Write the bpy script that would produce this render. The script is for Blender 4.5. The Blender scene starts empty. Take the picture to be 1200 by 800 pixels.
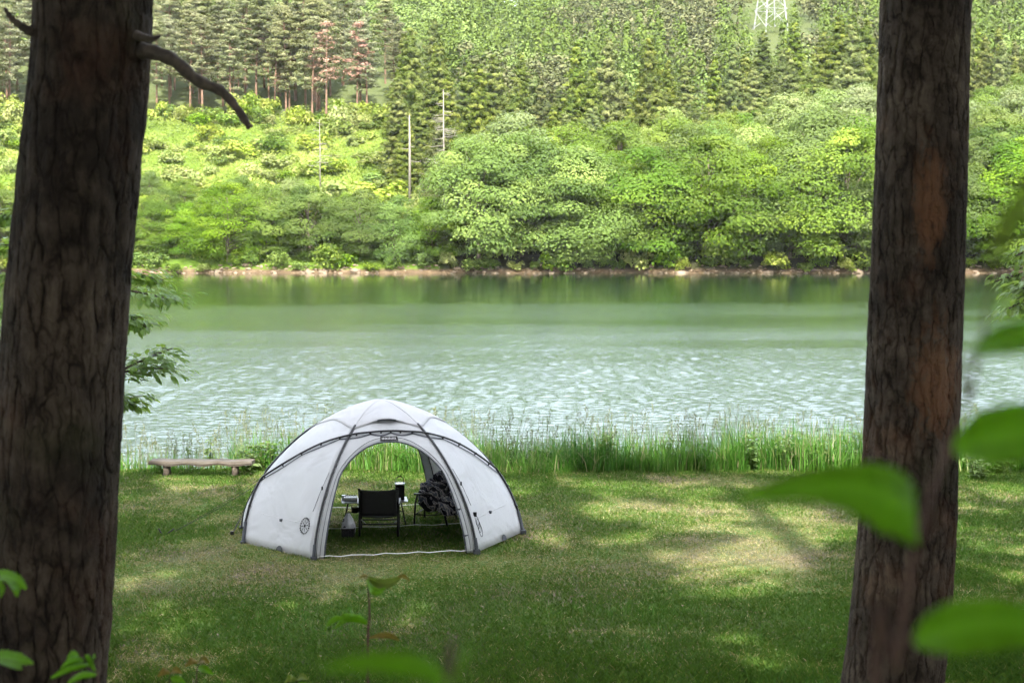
import bpy, bmesh, math, random
import numpy as np
from mathutils import Vector, Matrix, Euler

random.seed(7)
RNG = np.random.default_rng(11)
R = math.radians
scene = bpy.context.scene
COL = scene.collection

# ------------------------------------------------------------------ camera
CAM_Z = 4.3
FPX = 1200 * 50 / 36.0
PITCH = math.atan(115 / FPX)
cam_d = bpy.data.cameras.new("camera")
cam = bpy.data.objects.new("camera", cam_d)
COL.objects.link(cam)
cam_d.lens = 50
cam_d.sensor_width = 36
cam.location = (0, 0, CAM_Z)
cam.rotation_euler = (math.pi / 2 - PITCH, 0, 0)
cam_d.clip_end = 9000
cam_d.clip_start = 0.05
cam_d.dof.use_dof = True
cam_d.dof.focus_distance = 21.0
cam_d.dof.aperture_fstop = 4.0
scene.camera = cam


def at(px, py, Y):
    """world point seen at photo pixel (1200x800 scale) at world distance Y"""
    u = (px - 600) / FPX
    v = -(py - 400) / FPX
    cp, sp = math.cos(PITCH), math.sin(PITCH)
    fy = cp + v * sp
    fz = -sp + v * cp
    t = Y / fy
    return Vector((u * t, Y, CAM_Z + fz * t))


def on_ground(px, py, z=0.0):
    u = (px - 600) / FPX
    v = -(py - 400) / FPX
    cp, sp = math.cos(PITCH), math.sin(PITCH)
    fy = cp + v * sp
    fz = -sp + v * cp
    t = (z - CAM_Z) / fz
    return Vector((u * t, fy * t, z))


# ------------------------------------------------------------------ noise
def _hash(i, j, k, seed):
    h = (i * 374761393 + j * 668265263 + k * 2147483647 + seed * 144665) & 0xFFFFFFFF
    h = ((h ^ (h >> 13)) * 1274126177) & 0xFFFFFFFF
    h = h ^ (h >> 16)
    return (h & 0xFFFF) / 65535.0


def vnoise(x, y, seed=0):
    x = np.asarray(x, float); y = np.asarray(y, float)
    i = np.floor(x).astype(np.int64); j = np.floor(y).astype(np.int64)
    fx = x - i; fy = y - j
    fx = fx * fx * (3 - 2 * fx); fy = fy * fy * (3 - 2 * fy)
    k = np.zeros_like(i)
    a = _hash(i, j, k, seed); b = _hash(i + 1, j, k, seed)
    c = _hash(i, j + 1, k, seed); d = _hash(i + 1, j + 1, k, seed)
    return (a * (1 - fx) + b * fx) * (1 - fy) + (c * (1 - fx) + d * fx) * fy


def fbm(x, y, seed=0, octs=4):
    s = 0; a = 0.5; t = 0
    for o in range(octs):
        s = s + a * vnoise(np.asarray(x) * 2 ** o, np.asarray(y) * 2 ** o, seed + o * 17)
        t += a; a *= 0.5
    return s / t


def sstep(a, b, x):
    t = np.clip((np.asarray(x, float) - a) / (b - a), 0, 1)
    return t * t * (3 - 2 * t)


# ------------------------------------------------------------------ terrain height
LAKE_Z = -1.0
SHORE_Y = 252.0


def near_h(x, y):
    x = np.asarray(x, float); y = np.asarray(y, float)
    rise = 2.7 * np.clip((13.0 - y) / 12.5, 0, None) ** 1.12
    rise = np.minimum(rise, 2.75 + 0.02 * np.maximum(0, -y))
    bank = -2.6 * sstep(26.6, 33.0, y + 0.7 * (fbm(x * .25, y * 0, 5) - .5))
    bump = 0.10 * (fbm(x * .35, y * .35, 3) - .5)
    return rise + bank + bump


def shore_line(x):
    x = np.asarray(x, float)
    return SHORE_Y + 7 * (fbm(x * .03, x * 0, 21) - .5) + 3 * (fbm(x * .15, x * 0, 22) - .5)


def far_h(x, y):
    x = np.asarray(x, float); y = np.asarray(y, float)
    d = y - shore_line(x)
    s1 = 0.40 - 0.10 * sstep(-25, 5, x) + 0.08 * sstep(45, 85, x)
    z = np.where(d < 0, LAKE_Z + d * .25, LAKE_Z + 1.5 * sstep(0, 3.2, d) + s1 * np.clip(d - 3, 0, 82))
    notch = 6 * np.exp(-((x - 25) / 45.0) ** 2) + 14 * np.exp(-((x + 75) / 22.0) ** 2)
    z = z + 0.30 * np.clip(d - 85, 0, 280) - notch * sstep(150, 360, d)
    z = z - 0.25 * np.clip(d - 365, 0, 250) + 0.23 * np.clip(d - 650, 0, 1500)
    z = z + sstep(5, 60, d) * 3.0 * (fbm(x * .03, y * .03, 31) - .5) + sstep(90, 200, d) * 16 * (fbm(x * .012, y * .012, 41) - .5)
    z = z + sstep(600, 1000, d) * 60 * (fbm(x * .003, y * .003, 51) - .5)
    return z


# ------------------------------------------------------------------ object helpers
def tag(o, label=None, cat=None, group=None, kind=None):
    if label: o["label"] = label
    if cat: o["category"] = cat
    if group: o["group"] = group
    if kind: o["kind"] = kind
    return o


def empty(name, loc=(0, 0, 0), rz=0.0, label=None, cat=None, group=None):
    o = bpy.data.objects.new(name, None)
    o.empty_display_size = .2
    COL.objects.link(o)
    o.location = loc
    o.rotation_euler = (0, 0, rz)
    return tag(o, label, cat, group)


def link(name, me, mat=None, parent=None, smooth=False):
    if mat is not None:
        me.materials.clear(); me.materials.append(mat)
    if smooth:
        me.polygons.foreach_set("use_smooth", [True] * len(me.polygons))
    o = bpy.data.objects.new(name, me)
    COL.objects.link(o)
    if parent: o.parent = parent
    return o


def np_mesh(name, verts, faces, attrs=None):
    """verts (N,3); faces (M,k); attrs name -> (M,) float per face"""
    verts = np.asarray(verts, np.float32); faces = np.asarray(faces, np.int32)
    me = bpy.data.meshes.new(name)
    m, k = faces.shape
    me.vertices.add(len(verts)); me.vertices.foreach_set("co", verts.ravel())
    me.loops.add(m * k); me.loops.foreach_set("vertex_index", faces.ravel())
    me.polygons.add(m)
    me.polygons.foreach_set("loop_start", np.arange(0, m * k, k, dtype=np.int32))
    me.update(calc_edges=True)
    for an, av in (attrs or {}).items():
        a = me.attributes.new(an, "FLOAT", "FACE")
        a.data.foreach_set("value", np.asarray(av, np.float32))
    return me


class MB:
    """collects shapes into one mesh"""
    def __init__(self):
        self.v = []; self.f = []

    def add(self, vs, fs):
        b = len(self.v)
        self.v += [tuple(p) for p in vs]
        self.f += [tuple(b + i for i in f) for f in fs]

    def box(self, c, s, rot=None, taper=1.0):
        x, y, z = (k / 2 for k in s)
        vs = [Vector((sx * x * (taper if sz > 0 else 1), sy * y * (taper if sz > 0 else 1), sz * z))
              for sz in (-1, 1) for sy in (-1, 1) for sx in (-1, 1)]
        if rot is not None:
            vs = [rot @ v for v in vs]
        vs = [v + Vector(c) for v in vs]
        self.add(vs, [(0, 2, 3, 1), (4, 5, 7, 6), (0, 1, 5, 4), (2, 6, 7, 3), (0, 4, 6, 2), (1, 3, 7, 5)])

    def tube(self, pts, rad, n=8, caps=True, flat=1.0):
        pts = [Vector(p) for p in pts]
        if not hasattr(rad, "__len__"): rad = [rad] * len(pts)
        rings = []
        up = Vector((0.13, 0.31, 0.94)).normalized()
        for i, p in enumerate(pts):
            t = (pts[min(i + 1, len(pts) - 1)] - pts[max(i - 1, 0)])
            t = t.normalized() if t.length > 1e-9 else Vector((0, 0, 1))
            a = t.cross(up)
            if a.length < .05: a = t.cross(Vector((1, 0, 0)))
            a.normalize(); b = t.cross(a)
            rings.append([p + (a * math.cos(k * 2 * math.pi / n) + b * flat * math.sin(k * 2 * math.pi / n)) * rad[i] for k in range(n)])
        vs = [v for r in rings for v in r]
        fs = []
        for i in range(len(pts) - 1):
            for k in range(n):
                k2 = (k + 1) % n
                fs.append((i * n + k, i * n + k2, (i + 1) * n + k2, (i + 1) * n + k))
        if caps:
            fs.append(tuple(range(n - 1, -1, -1)))
            fs.append(tuple((len(pts) - 1) * n + k for k in range(n)))
        self.add(vs, fs)

    def mesh(self, name):
        me = bpy.data.meshes.new(name)
        me.from_pydata(self.v, [], self.f)
        me.update()
        return me

    def build(self, name, mat, parent=None, smooth=False):
        return link(name, self.mesh(name), mat, parent, smooth)


def spline(pts, n):
    """catmull-rom through pts"""
    pts = [Vector(p) for p in pts]
    out = []
    m = len(pts) - 1
    for i in range(n + 1):
        t = i / n * m
        k = min(int(t), m - 1); f = t - k
        p0 = pts[max(k - 1, 0)]; p1 = pts[k]; p2 = pts[k + 1]; p3 = pts[min(k + 2, m)]
        out.append(.5 * ((2 * p1) + (p2 - p0) * f + (2 * p0 - 5 * p1 + 4 * p2 - p3) * f * f + (3 * p1 - p0 - 3 * p2 + p3) * f ** 3))
    return out


# ------------------------------------------------------------------ materials
class NT:
    def __init__(self, name):
        self.m = bpy.data.materials.new(name)
        self.m.use_nodes = True
        self.t = self.m.node_tree
        self.t.nodes.clear()
        self.out = self.n("ShaderNodeOutputMaterial")

    def n(self, typ, **kw):
        nd = self.t.nodes.new(typ)
        for k, v in kw.items():
            if k.startswith("i_"):
                key = k[2:]
                key = int(key) if key.isdigit() else key.replace("_", " ")
                nd.inputs[key].default_value = v
            else:
                setattr(nd, k, v)
        return nd

    def l(self, a, b):
        self.t.links.new(a, b)

    def noise(self, vec, scale, detail=4, rough=.55, dist=0.0):
        nd = self.n("ShaderNodeTexNoise")
        nd.inputs["Scale"].default_value = scale
        nd.inputs["Detail"].default_value = detail
        nd.inputs["Roughness"].default_value = rough
        nd.inputs["Distortion"].default_value = dist
        if vec is not None: self.l(vec, nd.inputs["Vector"])
        return nd.outputs["Fac"]

    def ramp(self, fac, stops, interp="LINEAR"):
        nd = self.n("ShaderNodeValToRGB")
        cr = nd.color_ramp
        cr.interpolation = interp
        while len(cr.elements) < len(stops): cr.elements.new(.5)
        for e, (p, c) in zip(cr.elements, stops):
            e.position = p
            e.color = (c, c, c, 1) if not hasattr(c, "__len__") else (*c, 1)
        self.l(fac, nd.inputs["Fac"])
        return nd.outputs["Color"]

    def mix(self, fac, a, b, mode="MIX"):
        nd = self.n("ShaderNodeMix", data_type="RGBA", blend_type=mode)
        for s, v in ((nd.inputs[0], fac), (nd.inputs[6], a), (nd.inputs[7], b)):
            if hasattr(v, "is_linked"): self.l(v, s)
            elif hasattr(v, "__len__"): s.default_value = (*v, 1)
            else: s.default_value = v
        return nd.outputs[2]

    def math(self, op, a, b=None, c=None):
        nd = self.n("ShaderNodeMath", operation=op)
        for s, v in zip(nd.inputs, (a, b, c)):
            if v is None: continue
            if hasattr(v, "is_linked"): self.l(v, s)
            else: s.default_value = v
        return nd.outputs[0]

    def mapping(self, vec, scale):
        nd = self.n("ShaderNodeMapping")
        nd.inputs["Scale"].default_value = scale
        self.l(vec, nd.inputs["Vector"])
        return nd.outputs["Vector"]

    def bump(self, h, strength, dist):
        nd = self.n("ShaderNodeBump")
        nd.inputs["Strength"].default_value = strength
        nd.inputs["Distance"].default_value = dist
        self.l(h, nd.inputs["Height"])
        return nd.outputs["Normal"]

    def principled(self, color, rough=.6, normal=None, metal=0.0, spec=.5):
        p = self.n("ShaderNodeBsdfPrincipled")
        for key, v in (("Base Color", color), ("Roughness", rough), ("Metallic", metal), ("Specular IOR Level", spec)):
            if hasattr(v, "is_linked"): self.l(v, p.inputs[key])
            elif hasattr(v, "__len__"): p.inputs[key].default_value = (*v, 1)
            else: p.inputs[key].default_value = v
        if normal is not None: self.l(normal, p.inputs["Normal"])
        return p.outputs["BSDF"]

    def done(self, shader):
        self.l(shader, self.out.inputs["Surface"])
        return self.m


def plain(name, col, rough=.6, metal=0.0, var=.25, scale=40.0, spec=.5):
    t = NT(name)
    geo = t.n("ShaderNodeTexCoord").outputs["Object"]
    f = t.noise(geo, scale, 5)
    c = t.ramp(f, [(.25, [k * (1 - var) for k in col]), (.75, [min(1, k * (1 + var)) for k in col])])
    nrm = t.bump(f, .25, .01)
    return t.done(t.principled(c, rough, nrm, metal, spec))


def leaf_mat(name, dark, mid, light, trans=.35, rough=.55, objvar=.25, spec=.25, flower=None, hue=None):
    t = NT(name)
    a = t.n("ShaderNodeAttribute", attribute_name="tint").outputs["Fac"]
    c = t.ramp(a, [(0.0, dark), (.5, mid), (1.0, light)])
    oi = t.n("ShaderNodeObjectInfo").outputs["Random"]
    v = t.math("MULTIPLY_ADD", oi, 2 * objvar, 1 - objvar)
    hs = t.n("ShaderNodeHueSaturation")
    t.l(c, hs.inputs["Color"]); t.l(v, hs.inputs["Value"])
    r2 = t.math("FRACT", t.math("MULTIPLY", oi, 7.31))
    t.l(t.math("MULTIPLY_ADD", r2, .022, .472), hs.inputs["Hue"])
    t.l(t.math("MULTIPLY_ADD", t.math("FRACT", t.math("MULTIPLY", oi, 3.17)), .25, .75), hs.inputs["Saturation"])
    c = hs.outputs["Color"]
    p = t.principled(c, rough, None, 0, spec)
    tr = t.n("ShaderNodeBsdfTranslucent")
    t.l(t.mix(.55, c, (0.30, 0.42, 0.04), "MIX") if hue is None else t.mix(.5, c, hue), tr.inputs["Color"])
    mx = t.n("ShaderNodeMixShader"); mx.inputs[0].default_value = trans
    t.l(p, mx.inputs[1]); t.l(tr.outputs[0], mx.inputs[2])
    return t.done(mx.outputs[0])


def bark_mat(name, dark, mid, light, red, redamt, scale=1.0, disp=0.03, green=(.05, .055, .025), zstretch=.15, patches=()):
    t = NT(name)
    oc = t.n("ShaderNodeTexCoord").outputs["Object"]

    def warped(sc, amt, det=3):
        w_ = t.n("ShaderNodeTexNoise"); w_.inputs["Scale"].default_value = sc; w_.inputs["Detail"].default_value = det
        t.l(oc, w_.inputs["Vector"])
        v_ = t.n("ShaderNodeVectorMath", operation="MULTIPLY_ADD")
        t.l(w_.outputs["Color"], v_.inputs[0]); v_.inputs[1].default_value = amt; t.l(oc, v_.inputs[2])
        return v_.outputs[0]
    wv = warped(6 * scale, (.055, .055, .16), 4)
    mp = t.mapping(wv, (1, 1, zstretch))
    vo = t.n("ShaderNodeTexVoronoi", feature="DISTANCE_TO_EDGE"); vo.inputs["Scale"].default_value = 11 * scale
    t.l(mp, vo.inputs["Vector"])
    vo2 = t.n("ShaderNodeTexVoronoi", feature="DISTANCE_TO_EDGE"); vo2.inputs["Scale"].default_value = 24 * scale
    t.l(t.mapping(wv, (1, 1, .30)), vo2.inputs["Vector"])
    vc = t.n("ShaderNodeTexVoronoi", feature="F1"); vc.inputs["Scale"].default_value = 24 * scale
    t.l(t.mapping(wv, (1, 1, .30)), vc.inputs["Vector"])
    merge = t.ramp(t.noise(oc, 7 * scale, 4, .6), [(.36, .15), (.62, 1)])
    e1 = t.ramp(vo.outputs["Distance"], [(0.0, 0), (.07, .7), (.26, 1)])
    e2 = t.ramp(vo2.outputs["Distance"], [(0.0, 0), (.09, .8), (.22, 1)])
    inv = lambda e, m: t.math("SUBTRACT", 1.0, t.math("MULTIPLY", t.math("SUBTRACT", 1.0, e), m))
    e1 = inv(e1, merge)
    e2 = inv(e2, t.ramp(t.noise(oc, 11 * scale, 3, .6), [(.40, 0.0), (.65, .8)]))
    fine = t.noise(t.mapping(wv, (1, 1, .16)), 70 * scale, 6, .7)
    flake = t.noise(t.mapping(wv, (1, 1, .45)), 17 * scale, 8, .68)
    big = t.noise(oc, 1.5, 4, .6)
    h = t.math("ADD", t.math("MULTIPLY", e1, .40), t.math("ADD", t.math("MULTIPLY", e2, .20), t.math("ADD", t.math("MULTIPLY", fine, .22), t.math("MULTIPLY", flake, .42))))
    col = t.ramp(h, [(.50, dark), (.78, mid), (1.0, light)])
    col = t.mix(t.math("MULTIPLY", t.ramp(vc.outputs["Color"], [(.35, 0.0), (.9, 1.0)]), .30), col, light)
    col = t.mix(t.ramp(t.noise(oc, 2.1, 5, .65), [(.40, .75), (.62, 0.0)]), col, dark)
    rm = t.math("MULTIPLY", t.ramp(big, [(.56 - .05 * redamt, 0), (.68 - .04 * redamt, 1)]), .9 * redamt)
    for (px_, pz_, sx_, sz_) in patches:      # places where the outer bark has flaked off
        sp = t.n("ShaderNodeSeparateXYZ"); t.l(warped(3.0, (.16, .16, .5), 5), sp.inputs[0])
        dx = t.math("POWER", t.math("ABSOLUTE", t.math("DIVIDE", t.math("SUBTRACT", sp.outputs["X"], px_ + .08), sx_)), 2.0)
        dz = t.math("POWER", t.math("ABSOLUTE", t.math("DIVIDE", t.math("SUBTRACT", sp.outputs["Z"], pz_ + .25), sz_)), 2.0)
        front = t.math("LESS_THAN", sp.outputs["Y"], .10)
        k_ = t.math("MULTIPLY", t.ramp(t.math("ADD", t.math("ADD", dx, dz), t.math("MULTIPLY", t.math("SUBTRACT", flake, .5), 4.2)), [(.05, 1), (1.25, 0)]), front)
        rm = t.math("MAXIMUM", rm, t.math("MULTIPLY", k_, .95))
    col = t.mix(t.math("MULTIPLY", rm, t.ramp(flake, [(.35, .35), (.6, 1)])), col, red)
    gm = t.ramp(t.noise(oc, 2.6, 3, .6), [(.58, 0), (.78, .4)])
    col = t.mix(gm, col, green)
    sh = t.principled(col, .9, t.bump(h, .6, .010), 0, .15)
    d = t.n("ShaderNodeDisplacement"); d.inputs["Midlevel"].default_value = .9; d.inputs["Scale"].default_value = disp
    t.l(h, d.inputs["Height"]); t.l(d.outputs[0], t.out.inputs["Displacement"])
    t.m.displacement_method = "BOTH"
    return t.done(sh)


MAT = {}
MAT["bark_left"] = bark_mat("grey_brown_pine_bark", (.006, .0042, .003), (.025, .017, .011), (.095, .073, .052), (.068, .031, .016), .45, 1.25, .032, (.045, .046, .02), .20)
MAT["bark_right"] = bark_mat("red_patched_pine_bark", (.008, .0055, .004), (.033, .023, .016), (.120, .093, .069), (.165, .078, .038), .45, 1.7, .028, (.05, .052, .025), .15,
                             ((.215, at(1063, 240, 7.5).z - .92, .10, .36), (.27, at(1070, 440, 7.5).z - .92, .15, .34)))
MAT["bark_plain"] = plain("brown_bark", (.062, .048, .035), .9, 0, .65, 28)
MAT["bark_far_red"] = plain("red_pine_bark", (.20, .12, .078), .9, 0, .45, 1.2)
MAT["bark_far_grey"] = plain("grey_brown_trunk_bark", (.13, .10, .075), .9, 0, .45, 1.2)
MAT["bark_dead"] = plain("bleached_dead_wood", (.27, .245, .20), .9, 0, .25, 2)
MAT["leaf_broad"] = leaf_mat("broadleaf_foliage", (.030, .090, .006), (.082, .180, .010), (.18, .30, .020), .30, .6, .28, .05)
MAT["leaf_pale"] = leaf_mat("pale_broadleaf_foliage", (.060, .12, .015), (.115, .195, .024), (.18, .27, .040), .30, .6, .25, .05)
MAT["leaf_blossom"] = leaf_mat("blossoming_foliage", (.09, .16, .02), (.15, .24, .04), (.29, .35, .12), .22)
MAT["leaf_bush"] = leaf_mat("light_bush_foliage", (.10, .18, .016), (.19, .28, .028), (.36, .40, .10), .28, .6, .25, .05)
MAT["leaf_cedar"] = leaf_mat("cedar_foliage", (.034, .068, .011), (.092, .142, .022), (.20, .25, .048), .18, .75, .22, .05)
MAT["leaf_pine"] = leaf_mat("pine_foliage", (.075, .105, .035), (.155, .180, .070), (.26, .275, .13), .15, .7, .2)
MAT["leaf_deadpine"] = leaf_mat("dead_brown_pine_needles", (.18, .11, .06), (.33, .20, .12), (.48, .33, .22), .12, .8, .1, .1, None, (.4, .25, .12))
MAT["leaf_near"] = leaf_mat("near_tree_leaves", (.06, .15, .018), (.105, .225, .026), (.16, .30, .045), .45, .45, .1, .4)
MAT["needles_near"] = leaf_mat("near_pine_needles", (.03, .055, .02), (.05, .08, .028), (.08, .11, .04), .12, .6, .1)
MAT["weed"] = leaf_mat("weed_leaves", (.045, .11, .02), (.085, .18, .03), (.15, .26, .06), .35, .5, .1)


# ------------------------------------------------------------------ grass colours (attribute driven)
def grass_mat(name, stops, trans=.3):
    t = NT(name)
    a = t.n("ShaderNodeAttribute", attribute_name="tint").outputs["Fac"]
    c = t.ramp(a, stops)
    p = t.principled(c, .6, None, 0, .25)
    tr = t.n("ShaderNodeBsdfTranslucent")
    t.l(c, tr.inputs["Color"])
    mx = t.n("ShaderNodeMixShader"); mx.inputs[0].default_value = trans
    t.l(p, mx.inputs[1]); t.l(tr.outputs[0], mx.inputs[2])
    return t.done(mx.outputs[0])


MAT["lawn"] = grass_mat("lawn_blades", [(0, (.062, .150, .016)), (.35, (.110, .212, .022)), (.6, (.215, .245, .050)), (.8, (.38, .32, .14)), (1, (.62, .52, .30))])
MAT["reed"] = grass_mat("tall_grass_blades", [(0, (.04, .13, .014)), (.5, (.075, .195, .020)), (.8, (.14, .26, .04)), (.93, (.24, .26, .10)), (1, (.34, .30, .17))], .4)


# ------------------------------------------------------------------ ground sheets
def ground_material():
    t = NT("lawn_soil")
    pos = t.n("ShaderNodeNewGeometry").outputs["Position"]
    f1 = t.noise(pos, .45, 5, .6); f2 = t.noise(pos, 7, 6, .7); f3 = t.noise(pos, 60, 4, .7)
    soil = t.ramp(f2, [(.3, (.060, .048, .030)), (.7, (.125, .105, .068))])
    green = t.ramp(f2, [(.3, (.036, .075, .012)), (.7, (.070, .125, .020))])
    c = t.mix(t.ramp(f1, [(.42, 0), (.62, 1)]), green, soil)
    c = t.mix(t.ramp(f3, [(.5, 0), (.75, .6)]), c, (.22, .19, .12))
    return t.done(t.principled(c, .95, t.bump(t.math("ADD", f2, f3), .6, .03), 0, .1))


def hill_material():
    t = NT("hillside_ground")
    pos = t.n("ShaderNodeNewGeometry").outputs["Position"]
    sp = t.n("ShaderNodeSeparateXYZ"); t.l(pos, sp.inputs[0])
    f1 = t.noise(pos, .10, 6, .65); f2 = t.noise(pos, 1.3, 5, .7)
    green = t.ramp(f1, [(.3, (.07, .13, .015)), (.55, (.13, .20, .028)), (.75, (.24, .26, .09))])
    floor = t.ramp(f2, [(.3, (.028, .030, .014)), (.7, (.060, .062, .026))])
    # forest floor on the right and far up, open grassy clearing to the left
    xl = t.math("MULTIPLY_ADD", f1, 20, sp.outputs["X"])
    clear = t.ramp(t.math("MULTIPLY_ADD", xl, 1 / 60.0, .5), [(.38, 0.0), (.48, 1.0)])
    yfar = t.ramp(t.math("MULTIPLY_ADD", sp.outputs["Y"], 1 / 200.0, -1.2), [(.44, 0), (.52, 1)])
    under = t.ramp(f2, [(.3, (.055, .075, .022)), (.7, (.11, .13, .05))])
    c = t.mix(t.math("MAXIMUM", clear, yfar), green, t.mix(yfar, floor, under))
    sand = t.ramp(t.noise(pos, .6, 6, .7), [(.3, (.075, .050, .030)), (.58, (.14, .098, .060)), (.78, (.32, .25, .17))])
    zz = t.math("MULTIPLY_ADD", t.noise(pos, .35, 3), 1.0, sp.outputs["Z"])
    c = t.mix(t.ramp(t.math("MULTIPLY_ADD", zz, .25, .3), [(.30, 1.0), (.42, 0.0)]), c, sand)
    return t.done(t.principled(c, .95, t.bump(f2, .8, .4), 0, .1))


def grid(name, xs, ys, hf, mat, smooth=True):
    X, Y = np.meshgrid(xs, ys)
    Z = hf(X, Y)
    v = np.stack([X.ravel(), Y.ravel(), Z.ravel()], 1)
    nx = len(xs); ny = len(ys)
    i = np.arange(nx * ny).reshape(ny, nx)
    f = np.stack([i[:-1, :-1].ravel(), i[:-1, 1:].ravel(), i[1:, 1:].ravel(), i[1:, :-1].ravel()], 1)
    return link(name, np_mesh(name, v, f), mat, None, smooth)


def steps(*segs):
    out = []
    for a, b, s in segs:
        out += list(np.arange(a, b, s))
    out.append(segs[-1][1])
    return np.array(out)


lawn = grid("lawn", steps((-300, -40, 20), (-40, 40, .4), (40, 300, 20)),
            steps((-200, -20, 15), (-20, 36, .3), (36, 246, 15)), near_h, ground_material())
tag(lawn, "mown campsite lawn with bare and dry patches sloping down to the lake", "lawn", None, "structure")
hill = grid("hillside", steps((-1600, -240, 40), (-240, 240, 2.5), (240, 1600, 40)),
            steps((236, 262, .8), (262, 420, 3), (420, 700, 7), (700, 2400, 30)), far_h, hill_material())
tag(hill, "steep green hillside rising beyond the far shore", "hillside", None, "structure")


# ------------------------------------------------------------------ lake
def lake_material():
    t = NT("lake_water")
    pos = t.n("ShaderNodeNewGeometry").outputs["Position"]

    def slopes(scale, sx, det):
        nd = t.n("ShaderNodeTexNoise"); nd.inputs["Scale"].default_value = scale; nd.inputs["Detail"].default_value = det
        nd.inputs["Roughness"].default_value = .6
        t.l(t.mapping(pos, (sx, 1, 1)), nd.inputs["Vector"])
        sb = t.n("ShaderNodeVectorMath", operation="SUBTRACT"); t.l(nd.outputs["Color"], sb.inputs[0]); sb.inputs[1].default_value = (.5, .5, .5)
        return sb.outputs[0]
    s2 = slopes(9.0, .6, 3)
    a = t.n("ShaderNodeAttribute", attribute_name="ripple").outputs["Fac"]
    amp = t.math("MULTIPLY_ADD", a, .26, .03)
    cb = t.n("ShaderNodeCombineXYZ"); t.l(amp, cb.inputs[0]); t.l(amp, cb.inputs[1]); cb.inputs[2].default_value = 0
    gn = t.n("ShaderNodeNewGeometry").outputs["Normal"]
    ml = t.n("ShaderNodeVectorMath", operation="MULTIPLY_ADD"); t.l(s2, ml.inputs[0]); t.l(cb.outputs[0], ml.inputs[1]); t.l(gn, ml.inputs[2])
    nm = t.n("ShaderNodeVectorMath", operation="NORMALIZE"); t.l(ml.outputs[0], nm.inputs[0])
    p = t.n("ShaderNodeBsdfPrincipled")
    c = t.ramp(t.noise(pos, .05, 3), [(.3, (.006, .022, .005)), (.7, (.009, .028, .007))])
    t.l(c, p.inputs["Base Color"])
    t.l(t.math("MULTIPLY_ADD", a, .17, .06), p.inputs["Roughness"])
    p.inputs["IOR"].default_value = 1.333
    t.l(nm.outputs[0], p.inputs["Normal"])
    return t.done(p.outputs[0])


WAVE = .108


def lake():
    r = np.random.default_rng(19)
    ys = [26.0]
    while ys[-1] < 262: ys.append(ys[-1] + .055 + .0026 * (ys[-1] - 26))
    ys = np.array(ys)
    us = np.linspace(-1, 1, 520)
    X = us[None, :] * (.43 * ys[:, None] + 4); Y = np.repeat(ys[:, None], len(us), 1)
    patch = fbm(X * .014 + 3, Y * .06, 301, 5)
    e = Y + 190 * (patch - .5)
    amp = np.interp(e, [40, 75, 105, 140, 190, 250], [1.0, .92, .62, .32, .13, .05]) * np.interp(patch, [.34, .48], [.72, 1.0])
    amp = amp * np.interp(Y, [150, 235, 256], [1, .30, .10])
    Z = np.zeros_like(X); n = 54
    for k in range(n):
        lam = .20 * (.80 / .20) ** r.random()
        th = math.pi / 2 + r.normal() * .75
        kk = 2 * math.pi / lam
        a = math.sqrt(2.0 / n) / kk
        fade = np.clip(1.6 - (.055 + .0026 * (Y - 26)) / lam * 1.6, 0, 1)
        grp = .55 + .9 * vnoise(X / (lam * 4) + k * 7.1, Y / (lam * 4), 400 + k)
        Z += a * np.sin(kk * (math.cos(th) * X + math.sin(th) * Y) + r.random() * 6.28 + 3 * vnoise(X / (lam * 3), Y / (lam * 3) + k * 3.3, 500 + k)) * np.maximum(fade, .25) * grp
    Z = LAKE_Z + WAVE * amp * Z
    ny, nx = X.shape
    V = np.stack([X.ravel(), Y.ravel(), Z.ravel()], 1)
    i = np.arange(ny * nx).reshape(ny, nx)
    F = np.stack([i[:-1, :-1].ravel(), i[:-1, 1:].ravel(), i[1:, 1:].ravel(), i[1:, :-1].ravel()], 1)
    A = amp[:-1, :-1].ravel()
    L0 = len(V)
    wl = np.stack([np.full(ny, -900.0), ys, np.full(ny, LAKE_Z)], 1); wr = wl * np.array([-1, 1, 1])
    V = np.concatenate([V, wl, wr])
    a_ = L0 + np.arange(ny); b_ = L0 + ny + np.arange(ny)
    FL = np.stack([a_[:-1], i[:-1, 0], i[1:, 0], a_[1:]], 1); FR = np.stack([i[:-1, -1], b_[:-1], b_[1:], i[1:, -1]], 1)
    F = np.concatenate([F, FL, FR]); A = np.concatenate([A, amp[:-1, 0], amp[:-1, -1]])
    o = link("lake", np_mesh("lake", V, F, {"ripple": A}), lake_material(), None, True)
    tag(o, "rippled green lake water between the lawn and the wooded shore", "lake", None, "structure")


lake()


# ------------------------------------------------------------------ leaf clouds
def quads(c, n, size, aspect=.6, rng=RNG, shape="diamond"):
    """leaf quads at centres c with normals n"""
    N = len(c)
    n = n / (np.linalg.norm(n, axis=1, keepdims=True) + 1e-9)
    r = rng.normal(size=(N, 3))
    a = np.cross(n, r); a /= (np.linalg.norm(a, axis=1, keepdims=True) + 1e-9)
    b = np.cross(n, a)
    s = size[:, None] if hasattr(size, "__len__") else size
    L = a * s * .5; W = b * s * .5 * aspect
    if shape == "diamond":
        v = np.stack([c - L, c - W + L * .12 + n * s * .06, c + L, c + W + L * .12 + n * s * .06], 1)
    else:
        v = np.stack([c - L - W, c + L - W, c + L + W, c - L + W], 1)
    return v.reshape(-1, 3), np.arange(4 * N).reshape(N, 4)


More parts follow.
